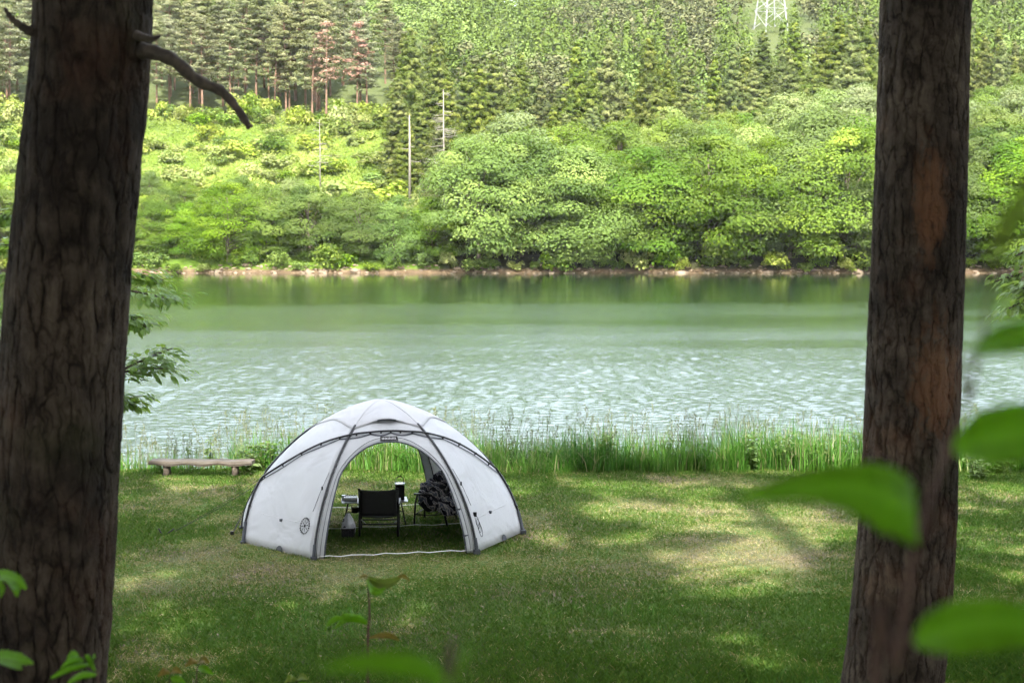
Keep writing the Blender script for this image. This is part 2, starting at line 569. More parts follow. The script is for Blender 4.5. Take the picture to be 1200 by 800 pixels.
def ellipsoid_leaves(cen, rad, count, rng, up=.35, jit=.55, inner=.55, bottom=-.35):
    """points in the shell of an ellipsoid, denser on its top, and outward normals"""
    d = rng.normal(size=(count * 2, 3)); d /= np.linalg.norm(d, axis=1, keepdims=True)
    d = d[d[:, 2] > bottom - .25 * rng.random(len(d))][:count]
    rr = inner + (1 - inner) * rng.random(len(d)) ** .6
    p = np.asarray(cen) + d * rr[:, None] * np.asarray(rad)
    n = d / np.asarray(rad) * np.mean(rad) + np.array([0, 0, up]) + rng.normal(size=(len(d), 3)) * jit
    return p, n


def broadleaf_crown(seed, H, W, nlobe, per, size, base=.05):
    rng = np.random.default_rng(seed)
    P, N, T = [], [], []
    ctrs = []
    for i in range(nlobe):
        for tries in range(30):
            t = base + (1 - base) * rng.random() ** .85
            prof = math.sin(math.pi * min(1, (t - base * .3) / (1 - base * .3)) ** .75) ** .6 if t < .98 else .2
            a = rng.random() * 2 * math.pi
            rr = prof * (W / 2) * (.45 + .55 * rng.random() ** .5)
            c = np.array([math.cos(a) * rr, math.sin(a) * rr, t * H * .93])
            if all(np.linalg.norm((c - q) / (1, 1, .6)) > W * .10 for q in ctrs): break
        ctrs.append(c)
        s = W * (.12 + .12 * rng.random()) * (1.0 if t < .8 else .75)
        rad = np.array([s, s, s * (.55 + .3 * rng.random())])
        out = np.array([c[0], c[1], 0]) / (W / 2)
        p, n = ellipsoid_leaves(c, rad, per, rng, .40, .24, .60)
        n = n + out * .5
        # ragged sprays that reach out of the clump
        k = max(4, per // 14)
        idx = rng.integers(0, len(p), k)
        p[idx] += (p[idx] - c) * rng.uniform(.1, .5, (k, 1))
        P.append(p); N.append(n)
        T.append(np.clip(.5 + .17 * rng.normal() + .08 * rng.normal(size=len(p)), 0, 1))
    P = np.concatenate(P); N = np.concatenate(N); T = np.concatenate(T)
    v, f = quads(P, N, size * rng.uniform(.6, 1.35, len(P)), .8, rng)
    me = np_mesh("broadleaf_crown", v, f, {"tint": T})
    # trunk and limbs
    m = MB()
    m.tube(spline([(0, 0, -.6), (.1, .05, H * .2), (-.1, .1, H * .45), (.05, 0, H * .8)], 10),
           [H * .016 * (1 - .8 * i / 10) + .03 for i in range(11)], 7)
    order = sorted(range(nlobe), key=lambda i: ctrs[i][2])
    for i in order[::2]:
        c = ctrs[i]
        z0 = max(H * .12, c[2] * .55)
        m.tube(spline([(0, 0, z0), (c[0] * .45, c[1] * .45, z0 + (c[2] - z0) * .6), tuple(c * np.array([1, 1, .98]))], 5),
               [H * .006, H * .005, H * .004, H * .003, H * .0025, .02], 5)
    return me, m.mesh("broadleaf_trunk")


def cedar_crown(seed, H, W, size):
    rng = np.random.default_rng(seed)
    P, N, T = [], [], []
    z = H * .07
    while z < H * .97:
        t = z / H
        r = W / 2 * (1 - t) ** .80 + .25
        nb = int(5 + r * 1.3)
        ph = rng.random() * 6.28
        for k in range(nb):
            a = ph + (k + .5 * rng.random()) / nb * 6.283
            rb = r * rng.uniform(.55, 1.2)
            d = np.array([math.cos(a), math.sin(a), 0])
            dz = rng.normal() * .55
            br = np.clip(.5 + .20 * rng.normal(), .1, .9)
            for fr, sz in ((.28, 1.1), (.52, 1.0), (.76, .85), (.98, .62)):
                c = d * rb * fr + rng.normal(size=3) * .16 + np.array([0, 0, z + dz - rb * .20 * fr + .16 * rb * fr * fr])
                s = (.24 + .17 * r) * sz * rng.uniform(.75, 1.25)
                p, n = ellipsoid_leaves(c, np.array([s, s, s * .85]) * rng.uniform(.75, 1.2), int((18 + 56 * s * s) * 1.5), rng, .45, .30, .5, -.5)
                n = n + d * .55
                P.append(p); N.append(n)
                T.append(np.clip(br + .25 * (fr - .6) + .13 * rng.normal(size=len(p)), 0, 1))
        z += (.50 + .13 * r) * rng.uniform(.75, 1.25)
    # leader
    c = np.array([0, 0, H * .985])
    p, n = ellipsoid_leaves(c, np.array([.28, .28, .9]), 40, rng, .3, .4, .3, -1)
    P.append(p); N.append(n); T.append(np.full(len(p), .7))
    P = np.concatenate(P); N = np.concatenate(N); T = np.concatenate(T)
    v, f = quads(P, N, size * rng.uniform(.6, 1.3, len(P)), .55, rng)
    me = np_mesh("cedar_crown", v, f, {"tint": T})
    m = MB()
    m.tube([(0, 0, -1), (.05, 0, H * .4), (0, 0, H * .98)], [H * .013, H * .009, .02], 7)
    return me, m.mesh("cedar_trunk")


def pine_crown(seed, H, W, size, start=.5, nplates=34, per=80):
    rng = np.random.default_rng(seed)
    P, N, T = [], [], []
    m = MB()
    lean = rng.normal(size=2) * .02 * H
    axis = spline([(0, 0, -1), (lean[0] * .3, lean[1] * .2, H * .35), (lean[0] * .7, lean[1], H * .7), (lean[0], lean[1], H * .97)], 14)
    m.tube(axis, [H * .0125 * (1 - .82 * i / 14) for i in range(15)], 7)
    for i in range(nplates):
        t = start + (1 - start) * (i + rng.random()) / nplates
        ax = axis[min(14, int(t * 14))]
        prof = (1 - ((t - start) / (1 - start)) ** 2.2) ** .6 * (.45 + .55 * min(1, (t - start) / .18 + .35))
        a = rng.random() * 2 * math.pi
        r = W / 2 * prof * (.35 + .65 * rng.random())
        d = np.array([math.cos(a), math.sin(a), 0])
        c = np.array([ax.x, ax.y, t * H]) + d * r + np.array([0, 0, .04 * H * rng.normal() * .3])
        s = W * (.11 + .09 * rng.random())
        p, n = ellipsoid_leaves(c, np.array([s, s, s * .42]), per, rng, .5, .45, .3, -.5)
        P.append(p); N.append(n + d * .3)
        T.append(np.clip(.5 + .2 * rng.normal() + .15 * rng.normal(size=len(p)), 0, 1))
        m.tube([(ax.x, ax.y, t * H - r * .18), tuple(c - np.array([0, 0, s * .15]))], [H * .0035, .02], 4)
    for i in range(6):      # dead stubs below the crown
        t = start * (.55 + .42 * rng.random()); a = rng.random() * 6.28
        ax = axis[int(t * 14)]
        L = .5 + rng.random() * 1.2
        m.tube([(ax.x, ax.y, t * H), (ax.x + math.cos(a) * L, ax.y + math.sin(a) * L, t * H - .1 * L)], [H * .002, .012], 4)
    P = np.concatenate(P); N = np.concatenate(N); T = np.concatenate(T)
    v, f = quads(P, N, size * rng.uniform(.6, 1.3, len(P)), .5, rng)
    return np_mesh("pine_crown", v, f, {"tint": T}), m.mesh("pine_trunk")


def bush_mesh(seed, W, H, n, size):
    rng = np.random.default_rng(seed)
    P, N, T = [], [], []
    for i in range(9):
        a = rng.random() * 6.28; r = W / 2 * .7 * rng.random() ** .5
        c = np.array([math.cos(a) * r, math.sin(a) * r, H * (.2 + .45 * rng.random())])
        p, nn = ellipsoid_leaves(c, np.array([W * .22, W * .22, H * .32]) * rng.uniform(.7, 1.2), n // 9, rng, .5, .55, .4)
        P.append(p); N.append(nn); T.append(np.clip(.5 + .16 * rng.normal() + .18 * rng.normal(size=len(p)), 0, 1))
    P = np.concatenate(P); N = np.concatenate(N); T = np.concatenate(T)
    v, f = quads(P, N, size * rng.uniform(.6, 1.3, len(P)), .7, rng)
    return np_mesh("bush", v, f, {"tint": T})


def tree_proto(name, meshes, leafmat, barkmat):
    crown, trunk = meshes
    crown.materials.append(leafmat); trunk.materials.append(barkmat)
    trunk.polygons.foreach_set("use_smooth", [True] * len(trunk.polygons))
    return (name, crown, trunk)


def plant_tree(proto, x, y, z, s, rz, label, cat, group):
    name, crown, trunk = proto
    root = empty(name, (x, y, z), rz, label, cat, group)
    root.scale = s if hasattr(s, "__len__") else (s, s, s)
    for nm, me in (("crown", crown), ("trunk", trunk)):
        o = bpy.data.objects.new(nm, me)
        COL.objects.link(o); o.parent = root
    return root


rng = np.random.default_rng(5)
U = lambda a, b: float(rng.uniform(a, b))

broad = [tree_proto("broadleaf_tree", broadleaf_crown(100 + i, 15, 11 + (i % 3), 60, 480, .25), MAT["leaf_broad"], MAT["bark_far_grey"]) for i in range(4)]
pale = [tree_proto("broadleaf_tree", broadleaf_crown(140 + i, 15, 11, 60, 450, .245), MAT["leaf_pale"], MAT["bark_far_grey"]) for i in range(2)]
bloss = [tree_proto("broadleaf_tree", broadleaf_crown(160, 15, 12, 60, 440, .25), MAT["leaf_blossom"], MAT["bark_far_grey"])]
cedars = [tree_proto("cedar_tree", cedar_crown(200 + i, 22, 9.0 + i * .8, .36), MAT["leaf_cedar"], MAT["bark_far_grey"]) for i in range(3)]
pines = [tree_proto("pine_tree", pine_crown(300 + i, 25, 9.0, .50, (.24, .30, .50, .34)[i], 66, 120), MAT["leaf_pine"], MAT["bark_far_red"]) for i in range(4)]
deadp = tree_proto("pine_tree", pine_crown(320, 24, 7.5, .5, .42, 40, 45), MAT["leaf_deadpine"], MAT["bark_far_red"])
bushes = []
for i in range(4):
    b_ = bush_mesh(400 + i, 4.4, 3.0, 760, .42); b_.materials.append(MAT["leaf_bush"]); bushes.append(b_)
for i in range(2):
    b_ = bush_mesh(410 + i, 4.2, 3.0, 560, .38); b_.materials.append(MAT["leaf_broad"]); bushes.append(b_)


def zone(px):
    if px < 170: return "left of the left trunk"
    if px < 340: return "between the left trunk and the tent"
    if px < 560: return "straight above the tent"
    if px < 800: return "just right of the tent"
    if px < 1030: return "just left of the right trunk"
    return "right of the right trunk"


def pxof(x, y):
    return 600 + x / y * FPX


# shoreline broadleaf trees
x = -108.0
while x < 108:
    right = x > -10
    d = U(3.5, 8)
    y = float(shore_line(x)) + d
    h = U(17, 25) if right else U(10, 17)
    if -24 < x < -12: h = U(10, 13)
    pr = broad[int(U(0, 3.99))]
    if rng.random() < .13: pr = pale[int(U(0, 1.99))]
    s = h / 15.0
    lab = "bright leafy tree on the far shoreline, %s" % zone(pxof(x, y))
    plant_tree(pr, x, y, float(far_h(x, y)) - .7, (s * U(1.1, 1.3), s * U(1.1, 1.3), s), U(0, 6.28), lab, "tree", "leafy trees along the far shoreline")
    x += U(6.2, 10.5)
# low overhanging growth right at the waterline
x = -100.0
while x < 105:
    y = float(shore_line(x)) + U(.5, 2.2)
    o = link("bush", bushes[4 + int(U(0, 1.99))] if rng.random() < .75 else bushes[0], None)
    o.location = (x, y, float(far_h(x, y)) - .15); o.rotation_euler = (0, 0, U(0, 6.28)); k = U(.6, 1.5) * (1.2 if x < -10 else 1); o.scale = (k, k, k * U(.7, 1.2))
    tag(o, "low bush at the far waterline, %s" % zone(pxof(x, y)), "bush", "bushes at the far waterline")
    x += U(2.4, 5.4)
# rows behind
for row, (d0, d1, x0, x1, hmin, hmax, stp) in enumerate(((11, 18, -8, 110, 17, 26, 9.0), (20, 30, 0, 114, 18, 25, 9.5), (34, 46, 22, 120, 18, 22, 8.5), (50, 64, 48, 126, 16, 20, 9.0), (11, 20, -112, -26, 9, 14, 8.0), (22, 34, -115, -52, 7, 11, 9.0))):
    x = x0
    while x < x1:
        y = float(shore_line(x)) + U(d0, d1)
        h = U(hmin, hmax); s = h / 15
        px = pxof(x, y)
        if rng.random() < .09 or (px > 880 and row in (1, 2) and rng.random() < .45):
            pr = bloss[0]; what = "pale cream flowering tree"
        elif rng.random() < .16: pr = pale[int(U(0, 1.99))]; what = "grey green leafy tree"
        else: pr = broad[int(U(0, 3.99))]; what = "rounded leafy green tree"
        lab = "%s behind the shoreline trees, %s" % (what, zone(px))
        plant_tree(pr, x, y, float(far_h(x, y)) - .7, (s * 1.1, s * 1.1, s), U(0, 6.28), lab, "tree", "leafy trees behind the far shoreline")
        x += U(stp * .75, stp * 1.25)

# cedars
for row, (y0, stepx, hh) in enumerate(((288, 6.2, 18), (298, 6.0, 21), (310, 6.4, 23), (324, 7.0, 23), (340, 8.5, 22))):
    px = U(468, 485)
    while px < 1015:
        y = y0 + U(-4, 4) + (U(6, 14) if px > 860 else 0)
        x = (px - 600) / FPX * y
        h = hh * U(.70, 1.25)
        s = h / 22
        plant_tree(cedars[int(U(0, 2.99))], x, y, float(far_h(x, y)) - .5, (s * U(.9, 1.15), s * U(.9, 1.15), s), U(0, 6.28),
                   "olive pointed cedar across the lake, %s" % zone(px), "tree", "cedars in the stand across the lake")
        px += stepx * U(.7, 1.35) / y * FPX
for px, y, h, lab in ((760, 318, 28, "tallest pointed cedar rising above the stand, right of the tent"),
                      (856, 325, 27, "tall dark pointed cedar near the right end of the cedar stand")):
    x = (px - 600) / FPX * y
    plant_tree(cedars[0], x, y, float(far_h(x, y)) - .5, (h / 22 * .9, h / 22 * .9, h / 22), U(0, 6.28), lab, "tree", "cedars in the stand across the lake")
# cedars at the far right, behind the right trunk
for i in range(14):
    px = U(1110, 1240); y = U(330, 362)
    x = (px - 600) / FPX * y
    s = U(17, 22) / 22
    plant_tree(cedars[int(U(0, 2.99))], x, y, float(far_h(x, y)) - .5, s, U(0, 6.28),
               "yellow green cedar above the leafy trees right of the right trunk", "tree", "cedars right of the right trunk")

# red pines above the clearing
for i in range(86):
    px = U(-40, 480)
    y = 338 + 42 * (i / 86.0) + U(-2, 3)
    x = (px - 600) / FPX * y
    s = U(20, 28) / 25
    plant_tree(pines[int(U(0, 3.99))], x, y, float(far_h(x, y)) - .6, s, U(0, 6.28),
               "tall red pine above the far clearing, %s" % zone(px), "tree", "red pines above the clearing")
for px, y, h, lab in ((384, 336, 24, "dead pine with rust brown needles among the red pines"),
                      (420, 341, 23, "half dead pine with sparse pinkish brown needles, beside the rust brown one")):
    x = (px - 600) / FPX * y
    plant_tree(deadp, x, y, float(far_h(x, y)) - .5, h / 24, U(0, 6.28), lab, "tree", None)

# clearing bushes
placed = []
n = 0
while n < 178:
    px = U(-30, 500); y = U(264, 337)
    x = (px - 600) / FPX * y
    if x > -16 - (y - 264) * .05: continue
    o = link("bush", bushes[int(U(0, 3.99))] if rng.random() < .78 else bushes[4 + int(U(0, 1.99))], None)
    k = U(.7, 1.9) * (1.25 if y < 285 else 1)
    o.location = (x, y, float(far_h(x, y)) - .3); o.rotation_euler = (0, 0, U(0, 6.28)); o.scale = (k * U(.9, 1.3), k * U(.9, 1.3), k * U(.6, 1.0))
    tag(o, "light green bush on the far clearing, %s" % zone(px), "bush", "bushes on the clearing")
    n += 1


# undergrowth at the foot of the red pines
for i in range(72):
    px = U(-30, 482); y = U(333, 342)
    x = (px - 600) / FPX * y
    o = link("bush", bushes[int(U(0, 5.99))], None)
    k = U(.9, 1.7)
    o.location = (x, y, float(far_h(x, y)) - .3); o.rotation_euler = (0, 0, U(0, 6.28)); o.scale = (k, k, k * U(.8, 1.5))
    tag(o, "bushy undergrowth at the foot of the red pines, %s" % zone(px), "bush", "undergrowth below the red pines")

# rough grass on the clearing and the far forest: uncountable masses
def clearing_grass():
    r = np.random.default_rng(77)
    N = 70000
    px = r.uniform(-40, 500, N); y = r.uniform(257, 342, N); x = (px - 600) / FPX * y
    k = x < -13
    x, y = x[k], y[k]
    z = far_h(x, y)
    p = np.stack([x, y, z + .1 + 2.6 * r.random(len(x)) ** .7 * fbm(x * .24, y * .16, 14, 3) ** 2.2], 1)
    nn = np.stack([r.normal(size=len(x)) * .5, -.6 + r.normal(size=len(x)) * .6, .5 + r.normal(size=len(x)) * .4], 1)
    v, f = quads(p, nn, r.uniform(.3, .75, len(x)) * (.6 + .9 * fbm(x * .3, y * .3, 15)), .45, r)
    t = np.clip(fbm(x * .14, y * .10, 9) * 1.7 - .50 + .07 * r.normal(size=len(x)), 0, 1)
    o = link("rough_grass", np_mesh("rough_grass", v, f, {"tint": t}), MAT["leaf_bush"])
    tag(o, "rough sunlit grass covering the clearing across the lake", "grass", None, "stuff")


clearing_grass()


def far_forest():
    r = np.random.default_rng(88)
    P, N, S, T = [], [], [], []
    tr = MB()
    n = 0
    spots = []
    for i in range(2300):
        y = r.uniform(352, 660) if i < 2250 else r.uniform(900, 1500)
        x = r.uniform(-.39, .39) * y
        px = pxof(x, y)
        if y < 395 and px < 500: continue
        spots.append((x, y, px))
    for x, y, px in spots:
        z = float(far_h(x, y))
        kind = float(fbm(x * .02, y * .02, 61))
        k = 1.0 if y < 700 else 2.6
        k *= r.uniform(.85, 1.4)
        if 868 < px < 940 and 375 < y < 600: kind = .9; k = r.uniform(.30, .45)      # cut low under the power line
        if kind < .46:      # pine
            h = r.uniform(11, 15) * k; base = .5; cols = (.72, .12)
            for j in range(9):
                t = base + (1 - base) * r.random(); w = 4.6 * k * (1.15 - .6 * t)
                c = np.array([x + r.normal() * 1.2 * k, y + r.normal() * 1.2 * k, z + t * h])
                p, nn = ellipsoid_leaves(c, np.array([w * .55, w * .55, w * .42]), 34, r, .45, .24, .6)
                P.append(p); N.append(nn); S.append(np.full(len(p), .78 * k)); T.append(np.clip(cols[0] + cols[1] * r.normal() + .08 * r.normal(size=len(p)), .51, 1))
            if y < 700 and r.random() < .3: tr.tube([(x, y, z - 1), (x, y, z + h * .7)], [.16, .06], 4, False)
        elif kind < .58:    # cedar
            h = r.uniform(15, 20) * k
            for j in range(8):
                t = .15 + .85 * j / 8.0; w = 3.0 * k * (1.05 - t) + .4
                c = np.array([x, y, z + t * h])
                p, nn = ellipsoid_leaves(c, np.array([w, w, h * .10]), 34, r, .3, .26, .55)
                P.append(p); N.append(nn); S.append(np.full(len(p), .72 * k)); T.append(np.clip(.30 + .04 * r.normal() + .06 * r.normal(size=len(p)), .12, .49))
        else:               # broadleaf
            h = r.uniform(9, 13) * k
            for j in range(8):
                c = np.array([x + r.normal() * 2 * k, y + r.normal() * 2 * k, z + h * (.4 + .5 * r.random())])
                p, nn = ellipsoid_leaves(c, np.array([2.4, 2.4, 1.9]) * k, 40, r, .45, .24, .65)
                P.append(p); N.append(nn); S.append(np.full(len(p), .72 * k)); T.append(np.clip(.06 + .03 * r.normal() + .03 * r.normal(size=len(p)), 0, .12))
    P = np.concatenate(P); N = np.concatenate(N); S = np.concatenate(S); T = np.concatenate(T)
    v, f = quads(P, N, S * r.uniform(.6, 1.3, len(P)), .7, r)
    t = NT("far_forest_foliage")
    a = t.n("ShaderNodeAttribute", attribute_name="tint").outputs["Fac"]
    c = t.ramp(a, [(0, (.11, .17, .04)), (.12, (.17, .23, .065)), (.13, (.06, .10, .020)), (.49, (.125, .17, .036)), (.51, (.085, .095, .042)), (.75, (.120, .140, .055)), (1, (.18, .175, .09))])
    p = t.principled(c, .8, None, 0, .1)
    m = t.done(p)
    o = link("far_forest", np_mesh("far_forest", v, f, {"tint": T}), m)
    tag(o, "hazy mixed forest covering the hills high above the cedars", "forest", None, "stuff")
    tk = tr.build("trunks", MAT["bark_far_grey"], o)
    tk["kind"] = "stuff"


far_forest()


# dead standing trees across the lake
def dead_tree(px, py0, py1, Y, r0, branches, label):
    a = at(px, py1, Y); b = at(px + 1, py0, Y)
    root = empty("dead_tree", a, 0, label, "tree", None)
    H = (b - a).z
    m = MB()
    m.tube([(0, 0, -6), (.05, 0, H * .5), (0, 0, H)], [r0, r0 * .8, r0 * .35], 7)
    m.build("trunk", MAT["bark_dead"], root, True)
    if branches:
        m = MB()
        r = random.Random(px)
        for i in range(branches):
            t = r.uniform(.15, .98); an = r.uniform(0, 6.28); L = (1.15 - t) * H * .22 + .4
            p0 = Vector((0, 0, t * H)); d = Vector((math.cos(an), math.sin(an), -.15))
            m.tube([p0, p0 + d * L * .6, p0 + d * L + Vector((0, 0, .15 * L))], [.06, .045, .02], 4)
            for q in range(3):
                s0 = p0 + d * L * r.uniform(.4, .9)
                m.tube([s0, s0 + Vector((r.uniform(-.6, .6), r.uniform(-.6, .6), r.uniform(-.1, .5)))], [.03, .012], 3)
        m.build("bare_branches", MAT["bark_dead"], root)


dead_tree(480, 135, 205, 281, .30, 4, "pale bleached trunk without branches beside the cedars, above the tent")
dead_tree(375, 140, 208, 285, .13, 16, "slender bleached dead tree with bare twigs in the clearing")
dead_tree(520, 105, 270, 272, .20, 60, "tall grey dead conifer with many bare branches, right of the bleached trunk")


# pylon
def pylon():
    # the spot on the slope that lies in this line of sight
    Y = min(np.arange(380, 620, 2.0), key=lambda q: abs(float(far_h((903 - 600) / FPX * q, q)) - at(903, 34, q).z))
    base = at(903, 34, float(Y)); base.z = float(far_h(base.x, Y))
    root = empty("power_pylon", base, R(20), "pale steel lattice power pylon on the hill above the cedars", "pylon")
    mat = plain("galvanised_steel", (.42, .43, .44), .5, .3, .1, 1)
    H = 36.0
    legs = [(-1, -1), (1, -1), (1, 1), (-1, 1)]
    w = lambda z: 3.9 * (1 - z / H) + .55
    for sx, sy in legs:
        m = MB(); m.tube([(sx * w(0), sy * w(0), -6), (sx * w(H), sy * w(H), H)], .21, 4); m.build("leg", mat, root)
    m = MB()
    zs = [0, 6, 11, 15.5, 19.5, 23, 26, 29, 32, 35]
    for z0, z1 in zip(zs, zs[1:]):
        for i in range(4):
            a = legs[i]; b = legs[(i + 1) % 4]
            A = (a[0] * w(z0), a[1] * w(z0), z0); B = (b[0] * w(z1), b[1] * w(z1), z1)
            C = (b[0] * w(z0), b[1] * w(z0), z0); D = (a[0] * w(z1), a[1] * w(z1), z1)
            m.tube([A, B], .085, 4); m.tube([C, D], .085, 4); m.tube([D, B], .085, 4)
    m.build("lattice", mat, root)
    for z in (24, 29, 34):
        m = MB(); m.tube([(-7, 0, z), (0, 0, z + .9), (7, 0, z)], .14, 4); m.tube([(-7, 0, z), (0, 0, z - .4), (7, 0, z)], .12, 4); m.build("cross_arm", mat, root)


pylon()


# stones along the far waterline
def stones():
    r = np.random.default_rng(31)
    V, F = [], []
    bm = bmesh.new(); bmesh.ops.create_icosphere(bm, subdivisions=1, radius=1.0)
    bv = np.array([v.co for v in bm.verts]); bf = np.array([[v.index for v in f.verts] for f in bm.faces]); bm.free()
    b = 0
    for i in range(420):
        x = r.uniform(-100, 105); y = float(shore_line(x)) + r.uniform(-.2, 2.6)
        s = r.uniform(.12, .45) * (1 + (r.random() < .05) * 1.2)
        v = bv * r.uniform(.7, 1.3, bv.shape) * s * np.array([1.3, 1, .6]) + (x, y, float(far_h(x, y)) + .05)
        V.append(v); F.append(bf + b); b += len(bv)
    o = link("shore_stones", np_mesh("shore_stones", np.concatenate(V), np.concatenate(F)), plain("shore_stone", (.24, .18, .125), .9, 0, .4, .8))
    tag(o, "pale stones and rubble lining the far waterline", "stones", None, "stuff")


stones()


# ------------------------------------------------------------------ sun direction and the gaps in the canopy that let it through
SUN_EL, SUN_AZ = 48.0, 5.0      # azimuth of the sun from behind the camera, towards the right
sd_ = Vector((math.sin(R(SUN_AZ)) * math.cos(R(SUN_EL)), -math.cos(R(SUN_AZ)) * math.cos(R(SUN_EL)), math.sin(R(SUN_EL))))
GAPS = []
for px, py, rx, ry in ((850, 658, 62, 18), (825, 690, 34, 13), (912, 648, 34, 15), (935, 628, 22, 12), (905, 690, 30, 9), (790, 650, 24, 10),
                       (700, 570, 55, 9), (600, 575, 26, 8), (722, 596, 46, 8), (850, 598, 55, 9), (930, 600, 34, 8), (985, 622, 26, 10),
                       (800, 612, 52, 7), (640, 630, 24, 8), (690, 633, 24, 6), (738, 626, 22, 6), (785, 575, 44, 8), (860, 572, 30, 6),
                       (960, 575, 40, 6), (1150, 578, 60, 6), (1165, 600, 40, 6),
                       (440, 553, 44, 9), (500, 560, 30, 6), (183, 676, 24, 9), (175, 714, 36, 8), (222, 722, 24, 10), (163, 737, 22, 6), (150, 655, 16, 8),
                       (220, 563, 52, 7), (320, 572, 30, 6), (660, 718, 20, 10), (494, 720, 14, 8), (365, 705, 16, 6),
                       (892, 768, 44, 13), (935, 782, 34, 10), (760, 770, 26, 8), (1180, 640, 30, 8)):
    g = on_ground(px, py)
    GAPS.append((g.x, g.y, rx * g.y / FPX, ry * g.y ** 2 / (FPX * CAM_Z)))


def leaf_keep(P):
    """which leaves of the grove stay: the canopy has gaps above the sunlit patches and thins out over the bank"""
    x = P[:, 0] - sd_.x / sd_.z * P[:, 2]
    y = P[:, 1] - sd_.y / sd_.z * P[:, 2]
    wx = x + .9 * (fbm(x * .9, y * .9, 201, 3) - .5); wy = y + 1.3 * (fbm(x * .9, y * .9, 202, 3) - .5)
    keep = np.ones(len(P), bool)
    for gx, gy, rx, ry in GAPS:
        keep &= ((wx - gx) / (rx * 1.12 + .16)) ** 2 + ((wy - gy) / (ry * 1.12 + .28)) ** 2 > 1
    keep &= (fbm(x * 1.2, y * .9, 207, 3) < .66) | ((np.abs(x + 2.0) < 3.2) & (y > 16.8) & (y < 24.5))
    thin = fbm(x * .55, y * .4, 203, 3)
    keep &= ~((y > 26.0 + 1.5 * (thin - .5)) & (thin > .40))
    return keep


def prune(me, M, grow=1.0):
    """a copy of a crown mesh without the leaves that hang in the gaps"""
    n = len(me.polygons)
    co = np.empty(len(me.vertices) * 3, np.float32); me.vertices.foreach_get("co", co); co = co.reshape(-1, 3)
    t = np.empty(n, np.float32); me.attributes["tint"].data.foreach_get("value", t)
    Mn = np.array(M)
    cen = co.reshape(n, 4, 3).mean(1) @ Mn[:3, :3].T + Mn[:3, 3]
    k = leaf_keep(cen)
    q = co.reshape(n, 4, 3)
    if grow > 1:
        sy = cen[:, 1] - sd_.y / sd_.z * cen[:, 2]; sx = cen[:, 0] - sd_.x / sd_.z * cen[:, 2]
        hot = (sy > 11) & (sy < 27) & (np.abs(sx) < 10.5)
        r = np.random.default_rng(n + int(abs(Mn[0, 3]) * 100))
        qq, tt, cc = [q[~hot]], [t[~hot]], [cen[~hot]]
        for rpt in range(3):
            off = r.normal(size=(int(hot.sum()), 1, 3)).astype(np.float32) * .28
            qq.append(q[hot] + off); tt.append(t[hot]); cc.append(cen[hot] + off[:, 0] @ Mn[:3, :3].T)
        q = np.concatenate(qq); t = np.concatenate(tt); cen = np.concatenate(cc)
        k = leaf_keep(cen)
    q = q[k]
    c0 = q.mean(1, keepdims=True)
    v = (c0 + (q - c0) * grow).reshape(-1, 3)
    out = np_mesh("near_pine_crown", v, np.arange(len(v)).reshape(-1, 4), {"tint": t[k]})
    return out


